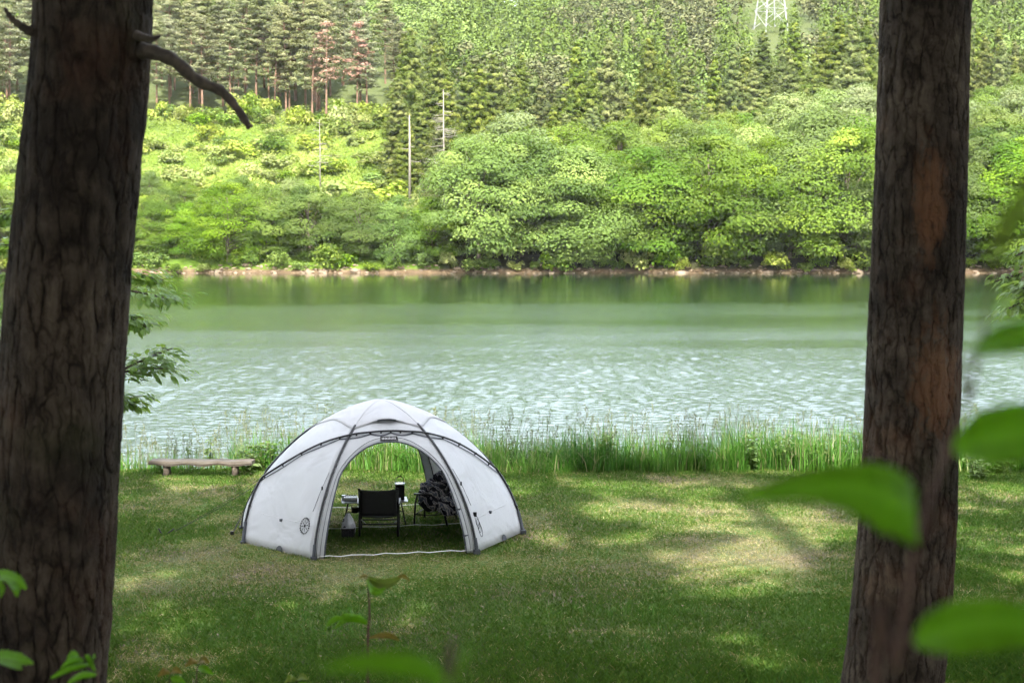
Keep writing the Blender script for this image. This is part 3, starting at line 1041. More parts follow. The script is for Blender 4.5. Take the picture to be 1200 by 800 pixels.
# ------------------------------------------------------------------ near trunks (two big pines)
def big_pine(name_label, pts, radii, mat, branches, seed, crown_z, crown_n, root_xy_bias=(0, 0)):
    """pts: world points of the axis from bottom to top"""
    base = Vector(pts[0])
    root = empty("pine_tree", base, 0, name_label, "tree", None)
    ax = spline([Vector(p) - base for p in pts], 60)
    zs = [p.z for p in ax]
    nring, nseg = 900, 300
    zlo, zhi = ax[0].z, 6.5 + (2.0 if True else 0)
    z = np.linspace(zlo, zhi, nring)
    xs = np.interp(z, zs, [p.x for p in ax]); ys = np.interp(z, zs, [p.y for p in ax])
    rz = np.interp(z, [p for p, r in radii], [r for p, r in radii])
    th = np.linspace(0, 2 * math.pi, nseg, endpoint=False)
    TH, Z = np.meshgrid(th, z)
    rr = rz[:, None] * (1 + .05 * (fbm(np.cos(TH) * 2 + 5, Z * .8 + np.sin(TH) * 2, seed) - .5) * 2 + .02 * np.cos(3 * TH + seed + Z * .5))
    rr = rr + .035 * sstep(1.0, 0, Z - zlo) * (1 + np.cos(5 * TH + seed))
    V = np.stack([xs[:, None] + rr * np.cos(TH), ys[:, None] + rr * np.sin(TH), Z], 2).reshape(-1, 3)
    i = np.arange(nring * nseg).reshape(nring, nseg)
    j = np.roll(i, -1, axis=1)
    F = np.stack([i[:-1].ravel(), j[:-1].ravel(), j[1:].ravel(), i[1:].ravel()], 1)
    link("trunk", np_mesh("pine_trunk", V, F), mat, root, True)
    # upper trunk, out of frame
    m = MB()
    top = [p for p in ax if p.z > zhi - .3]
    m.tube(top, [float(np.interp(p.z, [q for q, r in radii], [r for q, r in radii])) for p in top], 16)
    m.build("upper_trunk", MAT["bark_plain"], root, True)
    for bp, br in branches:
        m = MB()
        q = spline([Vector(p) - base for p in bp], 24)
        rd = [br[0] + (br[1] - br[0]) * (k / 24) ** .8 + .003 * math.sin(k * 2.1) for k in range(25)]
        m.tube(q, rd, 12)
        m.build("dead_branch", MAT["bark_plain"], root, True)
    r = np.random.default_rng(seed)
    P, N, T = [], [], []
    m = MB()
    for k in range(crown_n):
        t = r.random()
        zz = crown_z[0] + (crown_z[1] - crown_z[0]) * t
        a = r.random() * 6.28
        rad = 3.4 * (1 - t ** 2 * .7) * (.35 + .65 * r.random())
        cx = float(np.interp(zz, zs, [p.x for p in ax])); cy = float(np.interp(zz, zs, [p.y for p in ax]))
        c = np.array([cx + math.cos(a) * rad, cy + math.sin(a) * rad, zz])
        m.tube([(cx, cy, zz - rad * .2), tuple(c)], [.05, .012], 5)
        p, nn = ellipsoid_leaves(c, np.array([.8, .8, .26]), 260, r, .4, .8, .1, -1)
        P.append(p); N.append(nn); T.append(np.clip(.5 + .2 * r.normal(size=len(p)), 0, 1))
    m.build("limbs", MAT["bark_plain"], root)
    P = np.concatenate(P); N = np.concatenate(N); T = np.concatenate(T)
    v, f = quads(P, N, r.uniform(.10, .2, len(P)), .35, r)
    link("crown", prune(np_mesh("near_pine_crown", v, f, {"tint": T}), Matrix.Translation(base)), MAT["needles_near"], root)
    return root


YL, YR = 6.0, 7.5
pl = [at(20, 1150, YL), at(50, 800, YL), at(75, 400, YL), at(93, 200, YL), at(109, 0, YL)]
zb = near_h(pl[0].x, YL)
pl[0].z = float(zb) - .15
pl += [pl[-1] + Vector((.15, 0, 2.5)), pl[-1] + Vector((.3, .2, 6.5)), pl[-1] + Vector((.3, .3, 11.5))]
b0 = pl[0].z
rl = [(0, .315), (at(50, 800, YL).z - b0, .272), (at(75, 400, YL).z - b0, .256), (at(109, 0, YL).z - b0, .24), (8.0, .20), (14.5, .05)]
big_pine("thick dark pine trunk with a crooked dead branch at the left edge", pl, rl, MAT["bark_left"],
         [([at(165, 60, YL - .05), at(182, 62, YL - .1), at(205, 72, YL - .12), at(232, 95, YL - .13), at(258, 106, YL - .1), at(276, 125, YL - .1), at(293, 150, YL - .1)], (.036, .015)),
          ([at(160, 42, YL - .1), at(178, 46, YL - .14), at(188, 42, YL - .16)], (.022, .004)),
          ([at(52, 45, YL - .1), at(30, 34, YL - .15), at(14, 22, YL - .2), at(5, 9, YL - .22)], (.026, .006))],
         3, (8.0, 14.5), 46)
pr_ = [at(1010, 1050, YR), at(1046, 800, YR), at(1063, 640, YR), at(1070, 500, YR), at(1080, 200, YR), at(1085, 0, YR)]
pr_[0].z = float(near_h(pr_[0].x, YR)) - .15
pr_ += [pr_[-1] + Vector((.05, 0, 2.5)), pr_[-1] + Vector((0, .2, 7)), pr_[-1] + Vector((.1, .3, 11.5))]
b1 = pr_[0].z
rr_ = [(0, .31), (at(1046, 800, YR).z - b1, .268), (at(1070, 500, YR).z - b1, .245), (at(1085, 0, YR).z - b1, .232), (8.0, .20), (14.5, .05)]
big_pine("pine trunk with flaking grey bark and orange bare patches at the right", pr_, rr_, MAT["bark_right"], [], 9, (9.5, 14.8), 26)

# pines around and behind the viewpoint: their crowns shade the lawn
shade = pine_crown(501, 18, 8.5, .26, .45, 70, 330)
shade_p = tree_proto("pine_tree", shade, MAT["needles_near"], MAT["bark_plain"])
shade2_p = tree_proto("pine_tree", pine_crown(502, 18, 9, .26, .42, 70, 330), MAT["needles_near"], MAT["bark_plain"])
tall_p = tree_proto("pine_tree", pine_crown(510, 31, 8.5, .45, .74, 34, 330), MAT["needles_near"], MAT["bark_plain"])
SHADE = [(2.56, -.5, 2), (5.25, 3.4, 2), (-7.6, 2.5, 2),
         (-5.5, 1.0, 0), (-8.5, 5.0, 1), (-2.8, -3.0, 1), (2.4, -4.0, 0), (5.6, -5.0, 1), (9.5, 4.5, 0), (-0.6, -8.5, 0), (4.0, -10.5, 1),
         (-7, -5, 0), (10.5, -5, 0), (-11.5, -1.5, 1), (-13, 7, 0), (14, 1, 1), (0.5, -15, 1), (-6, -13, 0), (8, -13, 0), (16, 10, 1),
         (-12, -12, 1), (13, -9, 1), (-3, -19, 0), (4, -20, 1), (-10, -20, 0), (11, -19, 0), (-17, -6, 0), (18, -4, 1), (-1.4, -5.8, 1), (3.4, -1.6, 0), (-4.8, -1.2, 1), (1.0, -11, 0)]
for k, (sx, sy, w) in enumerate(SHADE):
    nm, crown, trunk = (shade_p, shade2_p, tall_p)[w]
    loc = Vector((sx, sy, float(near_h(sx, sy)) - .3)); sc_ = U(1.28, 1.42) if w < 2 else (1.14 if sy < 0 else 1.0); rz = U(0, 6.28)
    M = Matrix.Translation(loc) @ Matrix.Rotation(rz, 4, "Z") @ Matrix.Scale(sc_, 4)
    pc = prune(crown, M, 1.15); pc.materials.append(MAT["needles_near"])
    plant_tree((nm, pc, trunk), loc.x, loc.y, loc.z, sc_, rz,
               "tall pine of the grove behind the viewpoint, outside the picture", "tree", "pines of the grove behind the viewpoint")


# ------------------------------------------------------------------ leafy bank trees reaching into view
def leaf_blades(centres, dirs, size, r, droop=.3):
    """simple pointed leaves, two bent quads each"""
    V, F, T = [], [], []
    b = 0
    for c, d in zip(centres, dirs):
        s = size * r.uniform(.6, 1.25)
        d = Vector(d).normalized()
        up = Vector((r.uniform(-.5, .5), r.uniform(-.5, .5), 1)).normalized()
        side = d.cross(up).normalized(); up = side.cross(d)
        c = Vector(c)
        w = s * .26
        pts = [c, c + d * s * .35 + side * w, c + d * s * .35 + up * (-.06 * s), c + d * s * .35 - side * w,
               c + d * s * .72 + side * w * .75 - up * s * droop * .3, c + d * s * .72 - up * s * (droop * .3 + .05), c + d * s * .72 - side * w * .75 - up * s * droop * .3,
               c + d * s - up * s * droop]
        V += [tuple(p) for p in pts]
        fs = [(0, 2, 1, 1), (0, 3, 2, 2), (1, 2, 5, 4), (2, 3, 6, 5), (4, 5, 7, 7), (5, 6, 7, 7)]
        F += [tuple(b + i for i in (f[:3] if f[2] == f[3] else f)) for f in fs]
        T += [min(1, max(0, r.gauss(.5, .2)))] * 6
        b += len(pts)
    me = bpy.data.meshes.new("leaves")
    me.from_pydata(V, [], F); me.update()
    a = me.attributes.new("tint", "FLOAT", "FACE"); a.data.foreach_set("value", T)
    return me


def leafy_tree(label, base, trunk_top, branches, leafsize, nleaf, spread, seed, rad=.09):
    r = random.Random(seed)
    root = empty("leafy_tree", base, 0, label, "tree")
    base = Vector(base)
    m = MB()
    m.tube(spline([Vector((0, 0, -.2)), (Vector(trunk_top) - base) * .5 + Vector((.1, .1, 0)), Vector(trunk_top) - base], 10), [rad * (1 - .07 * i) for i in range(11)], 10)
    m.build("trunk", MAT["bark_plain"], root, True)
    m = MB()
    C, D = [], []
    for pts in branches:
        q = spline([Vector(p) - base for p in pts], 16)
        m.tube(q, [.022 * (1 - .85 * i / 16) + .003 for i in range(17)], 6)
        for i in range(nleaf):
            k = r.uniform(.25, 1.0) ** .8
            p = q[min(16, int(k * 16))]
            ang = r.uniform(0, 6.28)
            tw = Vector((math.cos(ang), math.sin(ang) * .8, r.uniform(-.35, .30))) * r.uniform(.1, 1) * spread
            e = p + tw
            if i % 4 == 0: m.tube([p, p + tw * .5 + Vector((0, 0, .02)), e], [.006, .004, .002], 4)
            fwd = (q[min(16, int(k * 16) + 1)] - q[max(0, int(k * 16) - 1)])
            for w in range(3):
                C.append(e + Vector((r.uniform(-1, 1), r.uniform(-1, 1), r.uniform(-.5, .5))) * leafsize * .7)
                D.append(fwd.normalized() * .7 + tw.normalized() * .7 + Vector((r.uniform(-.6, .6), r.uniform(-.6, .6), r.uniform(-.5, .1))))
    m.build("limbs", MAT["bark_plain"], root, True)
    link("crown", leaf_blades(C, D, leafsize, r), MAT["leaf_near"], root)
    return root


YB = 17.0
tb = on_ground(66, 700); tb = Vector((at(60, 400, YB).x, YB, 0))
tp = at(66, 60, YB)
leafy_tree("slender leafy tree with drooping green sprays, half hidden behind the thick left trunk", tb, tp,
           [[at(66, 330, YB), at(110, 335, YB - .3), at(160, 342, YB - .5), at(206, 352, YB - .6)],
            [at(66, 350, YB), at(120, 325, YB - .1), at(160, 322, YB), at(192, 330, YB + .2)],
            [at(66, 380, YB), at(110, 370, YB + .3), at(150, 372, YB + .3), at(172, 384, YB + .3)],
            [at(66, 460, YB), at(110, 450, YB - .3), at(160, 425, YB - .6), at(202, 408, YB - .8)],
            [at(66, 440, YB), at(120, 440, YB - .3), at(165, 432, YB - .4), at(196, 432, YB - .5)],
            [at(66, 480, YB), at(110, 462, YB - .3), at(135, 465, YB - .4), at(158, 474, YB - .4)],
            [at(66, 330, YB), at(20, 320, YB - .3), at(-20, 330, YB - .3)],
            [at(66, 260, YB), at(20, 250, YB - .3), at(-20, 255, YB - .3)],
            [at(66, 300, YB), at(30, 290, YB + .3), at(-10, 285, YB + .6)],
            [at(66, 370, YB), at(20, 360, YB + .3), at(-20, 370, YB + .6)]],
           .115, 75, .30, 12)
YB2 = 14.0
leafy_tree("dark green leafy branch tips reaching in from the right edge", Vector((at(1300, 400, YB2).x, YB2, 0)), at(1290, 100, YB2),
           [[at(1290, 330, YB2), at(1250, 315, YB2), at(1210, 318, YB2), at(1165, 330, YB2)],
            [at(1290, 300, YB2), at(1250, 285, YB2), at(1215, 290, YB2), at(1190, 300, YB2)],
            [at(1290, 370, YB2), at(1250, 345, YB2), at(1215, 345, YB2), at(1182, 362, YB2)],
            [at(1290, 350, YB2), at(1260, 340, YB2 - .4), at(1220, 335, YB2 - .5), at(1195, 338, YB2 - .5)]],
           .105, 60, .24, 13)


# ------------------------------------------------------------------ lawn grass
def lawn_grass():
    r = np.random.default_rng(61)
    N = 720000
    Y = 12.2 + (27.4 - 12.2) * r.random(N) ** 1.1
    X = r.uniform(-1, 1, N) * (.372 * Y + 4.0)
    thin_ = sstep(1.0, 4.0, np.abs(X) - .372 * Y)
    patch = fbm(X * .55 + 4, Y * .55, 71, 4)
    fine = fbm(X * 3.1, Y * 3.1, 72, 3)
    worn_or_sunlit = np.exp(-(((X + 3.2) / 2.8) ** 2 + ((Y - 18.6) / 1.1) ** 2)) + .9 * np.exp(-(((X + .6) / 1.5) ** 2 + ((Y - 19.0) / .8) ** 2))
    worn_or_sunlit = worn_or_sunlit + 1.3 * np.exp(-(((X - 2.7) / 1.5) ** 2 + ((Y - 19.3) / 1.5) ** 2)) + .7 * np.exp(-(((X - 3.2) / 3.0) ** 2 + ((Y - 22.8) / 1.1) ** 2)) + .8 * np.exp(-(((X + 4.6) / .8) ** 2 + ((Y - 17.8) / 1.2) ** 2))  # extra dry straw under the canopy gaps, its pale colour boosting the sunlit patches
    dry = np.clip(.70 * sstep(.46, .68, patch * .68 + fine * .32) + .70 * worn_or_sunlit * (.35 + fine), 0, 1)
    lush = sstep(3.4, 5.2, X) * sstep(20, 14, Y) + .6 * sstep(16, 13, Y)
    keep = r.random(N) < (1 - .45 * dry) * (1 - .8 * thin_)
    X, Y, dry, lush, fine = X[keep], Y[keep], dry[keep], lush[keep], fine[keep]
    n = len(X)
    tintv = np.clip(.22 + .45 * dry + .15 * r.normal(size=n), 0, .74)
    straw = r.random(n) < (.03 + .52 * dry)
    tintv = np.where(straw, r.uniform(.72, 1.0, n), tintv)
    h = (.028 + .032 * r.random(n)) * (1 + .35 * (fine - .5)) * (1 - .4 * dry) * (1 + .9 * lush)
    lying = straw & (r.random(n) < .7)
    a = r.random(n) * 2 * np.pi
    lean = np.where(lying, 2.6, r.uniform(.2, 1.1, n))
    w = r.uniform(.0016, .0034, n) * (1 + .2 * lush) * np.where(Y > 20, 1.25, 1.0)
    Z = near_h(X, Y) - .004
    zz = np.where(lying, h * .25 + .008, h)
    d = np.stack([np.cos(a), np.sin(a), 0 * a], 1); s = np.stack([-np.sin(a), np.cos(a), 0 * a], 1)
    b = np.stack([X, Y, Z], 1)
    tip = b + d * (h * lean)[:, None] + np.stack([0 * a, 0 * a, zz], 1)
    mid = b + d * (h * lean * .35)[:, None] + np.stack([0 * a, 0 * a, zz * .62], 1)
    V = np.stack([b - s * w[:, None], b + s * w[:, None], mid + s * w[:, None] * .8, tip, mid - s * w[:, None] * .8], 1).reshape(-1, 3)
    F = np.arange(5 * n).reshape(n, 5)
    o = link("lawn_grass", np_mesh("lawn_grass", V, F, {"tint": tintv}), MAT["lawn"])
    tag(o, "short patchy lawn grass mixed with dry straw", "grass", None, "stuff")


lawn_grass()


def blades(name, X, Y, h, w, tint, mat, label, bend=.35, seed=1, z0=None, bunch=None):
    r = np.random.default_rng(seed)
    n = len(X)
    Z = near_h(X, Y) - .02
    a = r.random(n) * 2 * np.pi
    d = np.stack([np.cos(a), np.sin(a), 0 * a], 1); s = np.stack([-np.sin(a), np.cos(a), 0 * a], 1)
    b = np.stack([X, Y, Z], 1)
    bd = bend * r.random(n) ** 1.5
    rows = []
    up = np.array([0, 0, 1.0])
    for t, ww in ((0, 1), (.4, .9), (.75, .55), (1.0, .06)):
        c = b + d * (h * bd * t * t)[:, None] + up * (h * t * (1 - .25 * bd * t))[:, None]
        rows.append(np.stack([c - s * (w * ww)[:, None], c + s * (w * ww)[:, None]], 1))
    V = np.stack(rows, 1).reshape(-1, 3)
    base = (np.arange(n) * 8)[:, None]
    F = np.concatenate([base + np.array([2 * k, 2 * k + 1, 2 * k + 3, 2 * k + 2]) for k in range(3)], 0)
    T = np.tile(tint, 3)
    o = link(name, np_mesh(name, V, F, {"tint": T}), mat)
    tag(o, label, "grass", None, "stuff")
    return o


def bank_grass():
    r = np.random.default_rng(62)
    N = 80000
    Y = 25.5 + 4.5 * r.random(N) ** 1.1
    X = r.uniform(-11.2, 12.0, N)
    dens = fbm(X * .9, Y * .9, 73, 3)
    front = 26.45 + 1.5 * (fbm(X * .8, X * 0, 74) - .5)
    left = sstep(-5.2, -6.0, X)
    k = (Y > front) & (r.random(N) < np.clip(.15 + 1.7 * (dens - .25), 0, 1)) & (r.random(N) > .72 * left)
    X, Y = X[k], Y[k]
    n = len(X)
    hh = (.34 + .62 * fbm(X * .6, Y * .6, 75, 3) + .26 * sstep(.5, 5.0, X)) * r.uniform(.3, 1.4, n) * np.where(X < -5.4, .6, 1.0) * (.35 + .65 * sstep(25.8, 27.2, Y + .8 * (fbm(X * 1.5, Y * 1.5, 81, 2) - .5)))
    w = r.uniform(.004, .012, n)
    t = np.clip(.42 + .9 * (fbm(X * .7, Y * .7, 76, 3) - .5) + .2 * r.normal(size=n), 0, .9)
    t = np.where(r.random(n) < .09, r.uniform(.9, 1, n), t)
    blades("bank_grass", X, Y, hh, w, t, MAT["reed"], "lush tall green grass fringing the near lake edge", 1.15, 5)
    # seed stalks
    n = 1500
    X = r.uniform(-11, 12, n); Y = r.uniform(26.7, 29.3, n)
    cl = fbm(X * .8, Y * .8, 78, 3)
    k = cl > .42
    X, Y = X[k], Y[k]; n = len(X)
    m = MB()
    H = r.uniform(.6, 1.25, n) * np.where(X < -5.4, .75, 1)
    for x, y, h in zip(X, Y, H):
        z = float(near_h(x, y)); a = random.random() * 6.28; bd = random.uniform(.02, .2) * h
        tip = Vector((x + math.cos(a) * bd, y + math.sin(a) * bd, z + h))
        m.tube([(x, y, z), (x + math.cos(a) * bd * .3, y + math.sin(a) * bd * .3, z + h * .55), tip], [.0035, .003, .002], 3, False)
        for q in range(random.randint(4, 9)):
            p = tip - Vector((math.cos(a) * bd * .2, math.sin(a) * bd * .2, 1)) * (q * .028)
            e = p + Vector((random.uniform(-.05, .05), random.uniform(-.05, .05), random.uniform(.01, .05)))
            m.tube([p, (p + e) / 2 + Vector((0, 0, .006)), e], [.002, .0075, .001], 3, False)
    o = m.build("seed_stalks", grass_mat("seed_heads", [(0, (.16, .17, .07)), (1, (.30, .26, .14))]))
    tag(o, "thin seeding grass stalks standing against the water", "grass", None, "stuff")


bank_grass()


# longer grass in the near right and bottom edges
def rough_tufts():
    r = np.random.default_rng(63)
    N = 30000
    X = r.uniform(3.6, 8.5, N); Y = r.uniform(12.2, 26, N)
    p = sstep(3.9, 5.2, X - .12 * (Y - 14)) * np.clip(2.2 * (fbm(X * 1.3, Y * 1.3, 79, 3) - .38), 0, 1) * sstep(24, 15, Y)
    k = r.random(N) < p
    X2 = r.uniform(-5, 6, 14000); Y2 = r.uniform(12.2, 16.5, 14000)
    k2 = r.random(14000) < np.clip(3.0 * (fbm(X2 * 1.1, Y2 * 1.1, 80, 3) - .56), 0, 1)
    X = np.concatenate([X[k], X2[k2]]); Y = np.concatenate([Y[k], Y2[k2]])
    n = len(X)
    blades("long_grass", X, Y, r.uniform(.07, .20, n), r.uniform(.002, .004, n), np.clip(.35 + .2 * r.normal(size=n), 0, .9), MAT["reed"],
           "longer unmown grass tufts in the lawn near the right edge", .9, 6)


rough_tufts()


def litter():
    r = random.Random(5)
    m = MB()
    for i in range(330):
        y = r.uniform(12.5, 26); x = r.uniform(-1, 1) * (.37 * y)
        z = float(near_h(x, y)) + r.uniform(.015, .035)
        s = r.uniform(.010, .030); a = r.uniform(0, 6.28)
        d = Vector((math.cos(a), math.sin(a), r.uniform(-.2, .2))) * s; e = Vector((-math.sin(a), math.cos(a), r.uniform(-.3, .3))) * s * .5
        c = Vector((x, y, z))
        m.add([c - d, c - e, c + d, c + e + Vector((0, 0, .006))], [(0, 1, 2, 3)])
    for i in range(0):
        t = r.random()
        x = 2.2 + 2.0 * t + r.gauss(0, .25); y = 15.1 + .9 * t + r.gauss(0, .22)
        z = float(near_h(x, y)) + r.uniform(.01, .05); a = r.uniform(-.6, .9); L = r.uniform(.04, .16)
        m.tube([(x, y, z), (x + math.cos(a) * L, y + math.sin(a) * L * .5, z + r.uniform(-.01, .02))], .003, 3)
    for i in range(260):
        y = r.uniform(12.5, 26); x = r.uniform(-1, 1) * (.37 * y)
        z = float(near_h(x, y)) + .02; a = r.uniform(0, 6.28); L = r.uniform(.05, .22)
        m.tube([(x, y, z), (x + math.cos(a) * L, y + math.sin(a) * L, z + .005)], r.uniform(.002, .004), 3)
    o = m.build("litter", plain("dry_litter", (.27, .21, .14), .9, 0, .5, 3))
    tag(o, "dry leaf and twig litter scattered over the lawn", "litter", None, "stuff")


litter()


# ------------------------------------------------------------------ weeds by the bank
def stem_plant(name, label, base, h, nst, spread, leaf, mat, seed, nleaf=12, cat="plant", group=None):
    r = random.Random(seed)
    root = empty(name, base, 0, label, cat, group)
    m = MB(); C, D = [], []
    for s in range(nst):
        a = r.uniform(0, 6.28); sp = spread * r.uniform(.1, 1)
        hh = h * r.uniform(.6, 1.0)
        q = spline([(math.cos(a) * sp * .2, math.sin(a) * sp * .2, -.05), (math.cos(a) * sp * .5, math.sin(a) * sp * .5, hh * .5), (math.cos(a) * sp, math.sin(a) * sp, hh)], 8)
        m.tube(q, [.008 * (1 - .8 * i / 8) + .0015 for i in range(9)], 5)
        for i in range(nleaf):
            k = r.uniform(.2, 1); p = q[min(8, int(k * 8))]
            an = r.uniform(0, 6.28); d = Vector((math.cos(an), math.sin(an), r.uniform(-.1, .7)))
            C.append(p + d * .02); D.append(d)
    m.build("stem", mat, root, True)
    link("foliage", leaf_blades(C, D, leaf, r), mat, root)
    return root


def gz(x, y): return Vector((x, y, float(near_h(x, y))))


WEEDS = [(243, 26.9, .74, 3, .10, .11, "tall single leafy weed standing behind the bench"),
         (222, 26.9, .58, 4, .18, .09, "shorter sparse weed behind the bench, left of the tallest one"),
         (186, 26.7, .40, 4, .22, .10, "low sprawling weed behind the left end of the bench"),
         (292, 26.8, .55, 9, .40, .13, "bushy green weed clump between the bench and the tent"),
         (312, 27.0, .62, 9, .42, .13, "leafy weed clump right behind the left wall of the tent"),
         (500, 27.2, .78, 9, .45, .13, "tall leafy weed clump seen through the tent door, on the left"),
         (445, 27.2, .65, 8, .45, .12, "broad leafy weed clump seen through the middle of the tent door"),
         (940, 27.2, .55, 8, .5, .11, "broad leafy weed clump in the bank grass left of the right trunk"),
         (1150, 25.9, .5, 10, .55, .12, "dense leafy weed clump on the bank right of the right trunk"),
         (1185, 26.3, .6, 10, .6, .12, "dense leafy weed clump on the bank at the right edge")]
for k in range(16):
    px_ = 575 + 29 * k + random.uniform(-12, 12)
    WEEDS.append((px_, random.uniform(26.6, 28.4), random.uniform(.45, .95), random.randint(4, 8), random.uniform(.25, .5), random.uniform(.08, .13),
                  "leafy weed among the bank grass between the tent and the right trunk"))
for k, (px, Y, h, ns, sp, lf, lab) in enumerate(WEEDS):
    x = (px - 600) / FPX * Y
    stem_plant("weed_plant", lab, gz(x, Y), h, ns, sp, lf, MAT["weed"], 700 + k, 16, "weed", "weeds along the near bank")


# ------------------------------------------------------------------ bench
def bench():
    c = on_ground(237, 556)
    mat = NT("weathered_plank")
    oc = mat.n("ShaderNodeTexCoord").outputs["Object"]
    g = mat.noise(mat.mapping(oc, (1, 14, 14)), 3, 6, .7, .6)
    g2 = mat.noise(oc, 2.2, 3)
    colr = mat.ramp(g, [(.3, (.055, .042, .030)), (.6, (.098, .088, .073)), (.8, (.175, .160, .138))])
    colr = mat.mix(mat.ramp(g2, [(.5, 0), (.7, .5)]), colr, (.10, .075, .06))
    mat = mat.done(mat.principled(colr, .85, mat.bump(g, .5, .01), 0, .2))
    root = empty("log_bench", c, R(-1.5), "low weathered plank bench by the lake, left of the tent", "bench")
    bm = bmesh.new()
    n = 24
    rings = []
    L, W, T = 1.92, .34, .082
    for i in range(n + 1):
        x = -L / 2 + L * i / n
        wob = .012 * math.sin(i * 1.3) + .008 * math.sin(i * 2.9)
        y0, y1 = -W / 2 + wob, W / 2 + wob * .5
        z1 = .275 + .006 * math.sin(i * .9); z0 = z1 - T + .012 * math.sin(i * .8 + 1)
        rings.append([bm.verts.new(v) for v in ((x, y0 + .01, z0), (x, y0 - .004, (z0 + z1) / 2), (x, y0 + .012, z1), (x, y1 - .012, z1), (x, y1, (z0 + z1) / 2), (x, y1 - .01, z0))])
    for a, b in zip(rings, rings[1:]):
        for k in range(6):
            bm.faces.new((a[k], b[k], b[(k + 1) % 6], a[(k + 1) % 6]))
    bm.faces.new(rings[0]); bm.faces.new(rings[-1][::-1])
    bmesh.ops.recalc_face_normals(bm, faces=bm.faces)
    me = bpy.data.meshes.new("seat"); bm.to_mesh(me); bm.free()
    link("seat", me, mat, root)
    for x in (-.66, .62):
        m = MB()
        for k, (z0, z1, r) in enumerate(((-.06, .185, .10),)):
            m.tube([(x, -.08, z0), (x + .01, -.08, .08), (x, -.08, z1)], [.062, .055, .060], 10)
            m.tube([(x, .09, z0), (x - .01, .09, .08), (x, .09, z1)], [.060, .055, .060], 10)
        m.build("leg", MAT["bark_plain"], root, True)


bench()

# ------------------------------------------------------------------ tent
TC = Vector((-1.95, 21.05, 0.0))
TROT = math.asin(.2)
TR, TH_ = 2.1, 1.985


def fabric(name, col, trans):
    t = NT(name)
    oc = t.n("ShaderNodeTexCoord").outputs["Object"]
    f = t.noise(oc, 1.7, 2, .45, .8); g = t.noise(t.mapping(oc, (1, 1, .35)), 5, 4, .6, 1.2); w = t.noise(oc, 900, 2)
    c = t.ramp(f, [(.3, [k * .94 for k in col]), (.7, col)])
    dirt = t.n("ShaderNodeSeparateXYZ"); t.l(oc, dirt.inputs[0])
    dm = t.math("MULTIPLY", t.ramp(dirt.outputs["Z"], [(0.0, .5), (.16, 0)]), t.ramp(t.noise(oc, 9, 5, .7), [(.4, 0), (.7, 1)]))
    c = t.mix(dm, c, (.30, .27, .20))
    b = t.n("ShaderNodeBump"); b.inputs["Strength"].default_value = .5; b.inputs["Distance"].default_value = .11
    t.l(t.math("ADD", t.math("MULTIPLY", f, 1.0), t.math("MULTIPLY", g, .10)), b.inputs["Height"])
    p = t.principled(c, .62, b.outputs[0], 0, .25)
    tr = t.n("ShaderNodeBsdfTranslucent"); t.l(c, tr.inputs["Color"])
    mx = t.n("ShaderNodeMixShader"); mx.inputs[0].default_value = trans
    t.l(p, mx.inputs[1]); t.l(tr.outputs[0], mx.inputs[2])
    return t.done(mx.outputs[0])


MAT["fabric"] = fabric("white_tent_fabric", (.53, .54, .56), .25)
MAT["cap"] = fabric("white_roof_fabric", (.53, .53, .55), .28)
MAT["pole"] = plain("black_tent_pole", (.018, .019, .022), .35, .3, .2, 30)
MAT["webbing"] = plain("dark_grey_webbing", (.05, .055, .065), .8, 0, .2, 60)
MAT["greyband"] = plain("slate_grey_pole_sleeve", (.045, .050, .062), .7, 0, .2, 40)
MAT["white_strap"] = plain("white_strap", (.72, .72, .70), .7, 0, .15, 30)
MAT["black"] = plain("black_fabric", (.012, .012, .013), .85, 0, .3, 30)
MAT["darkmetal"] = plain("black_metal", (.02, .02, .02), .4, .6, .3, 20)
MAT["steel"] = plain("brushed_steel", (.55, .55, .55), .32, .9, .2, 20)


def prof(z):
    return TR * max(0.0, 1 - (max(0, z) / TH_) ** 1.62) ** .615


def rib75(z): return 75 + 15 * min(1, z / .84)
def rib105(z): return 105 - 15 * min(1, z / .84)


def ribs_at(z):
    a, b = rib75(z), rib105(z)
    pos = [32, a, b, 148] if z < .835 else [32, 90, 148]
    return sorted([-p for p in pos] + pos)


def surf(adeg, z, off=0.0):
    a = (adeg + 180) % 360 - 180
    rb = ribs_at(z)
    ring = [rb[-1] - 360] + rb + [rb[0] + 360]
    f = 1.0
    for p, q in zip(ring, ring[1:]):
        if p <= a <= q:
            h = R((q - p) / 2); m = R(a - (p + q) / 2)
            f = math.cos(h) / max(.2, math.cos(m))
            break
    k = 1.0 - .62 * float(sstep(.3, 1.75, z))
    f = 1 - k * (1 - f)
    # fabric pulled slightly inwards between the ribs
    r = prof(z) * f + off
    return Vector((math.sin(R(a)) * r, -math.cos(R(a)) * r, z))


def panel(name, lo, hi, z0, z1, na, nz, mat, parent, off=0.0, lip=True):
    """fabric between two azimuth functions of z"""
    v, fc = [], []
    for j in range(nz + 1):
        t = j / nz
        z = z0 + (z1 - z0) * (t if z1 < 1.5 else math.sin(t * math.pi / 2))
        for i in range(na + 1):
            a = lo(z) + (hi(z) - lo(z)) * i / na
            p = surf(a, z, off)
            v.append(p)
    for j in range(nz):
        for i in range(na):
            q = j * (na + 1) + i
            fc.append((q, q + 1, q + na + 2, q + na + 1))
    m = MB(); m.add(v, fc)
    o = m.build(name, mat, parent, True)
    s = o.modifiers.new("thickness", "SOLIDIFY"); s.thickness = .004; s.offset = -1
    return o


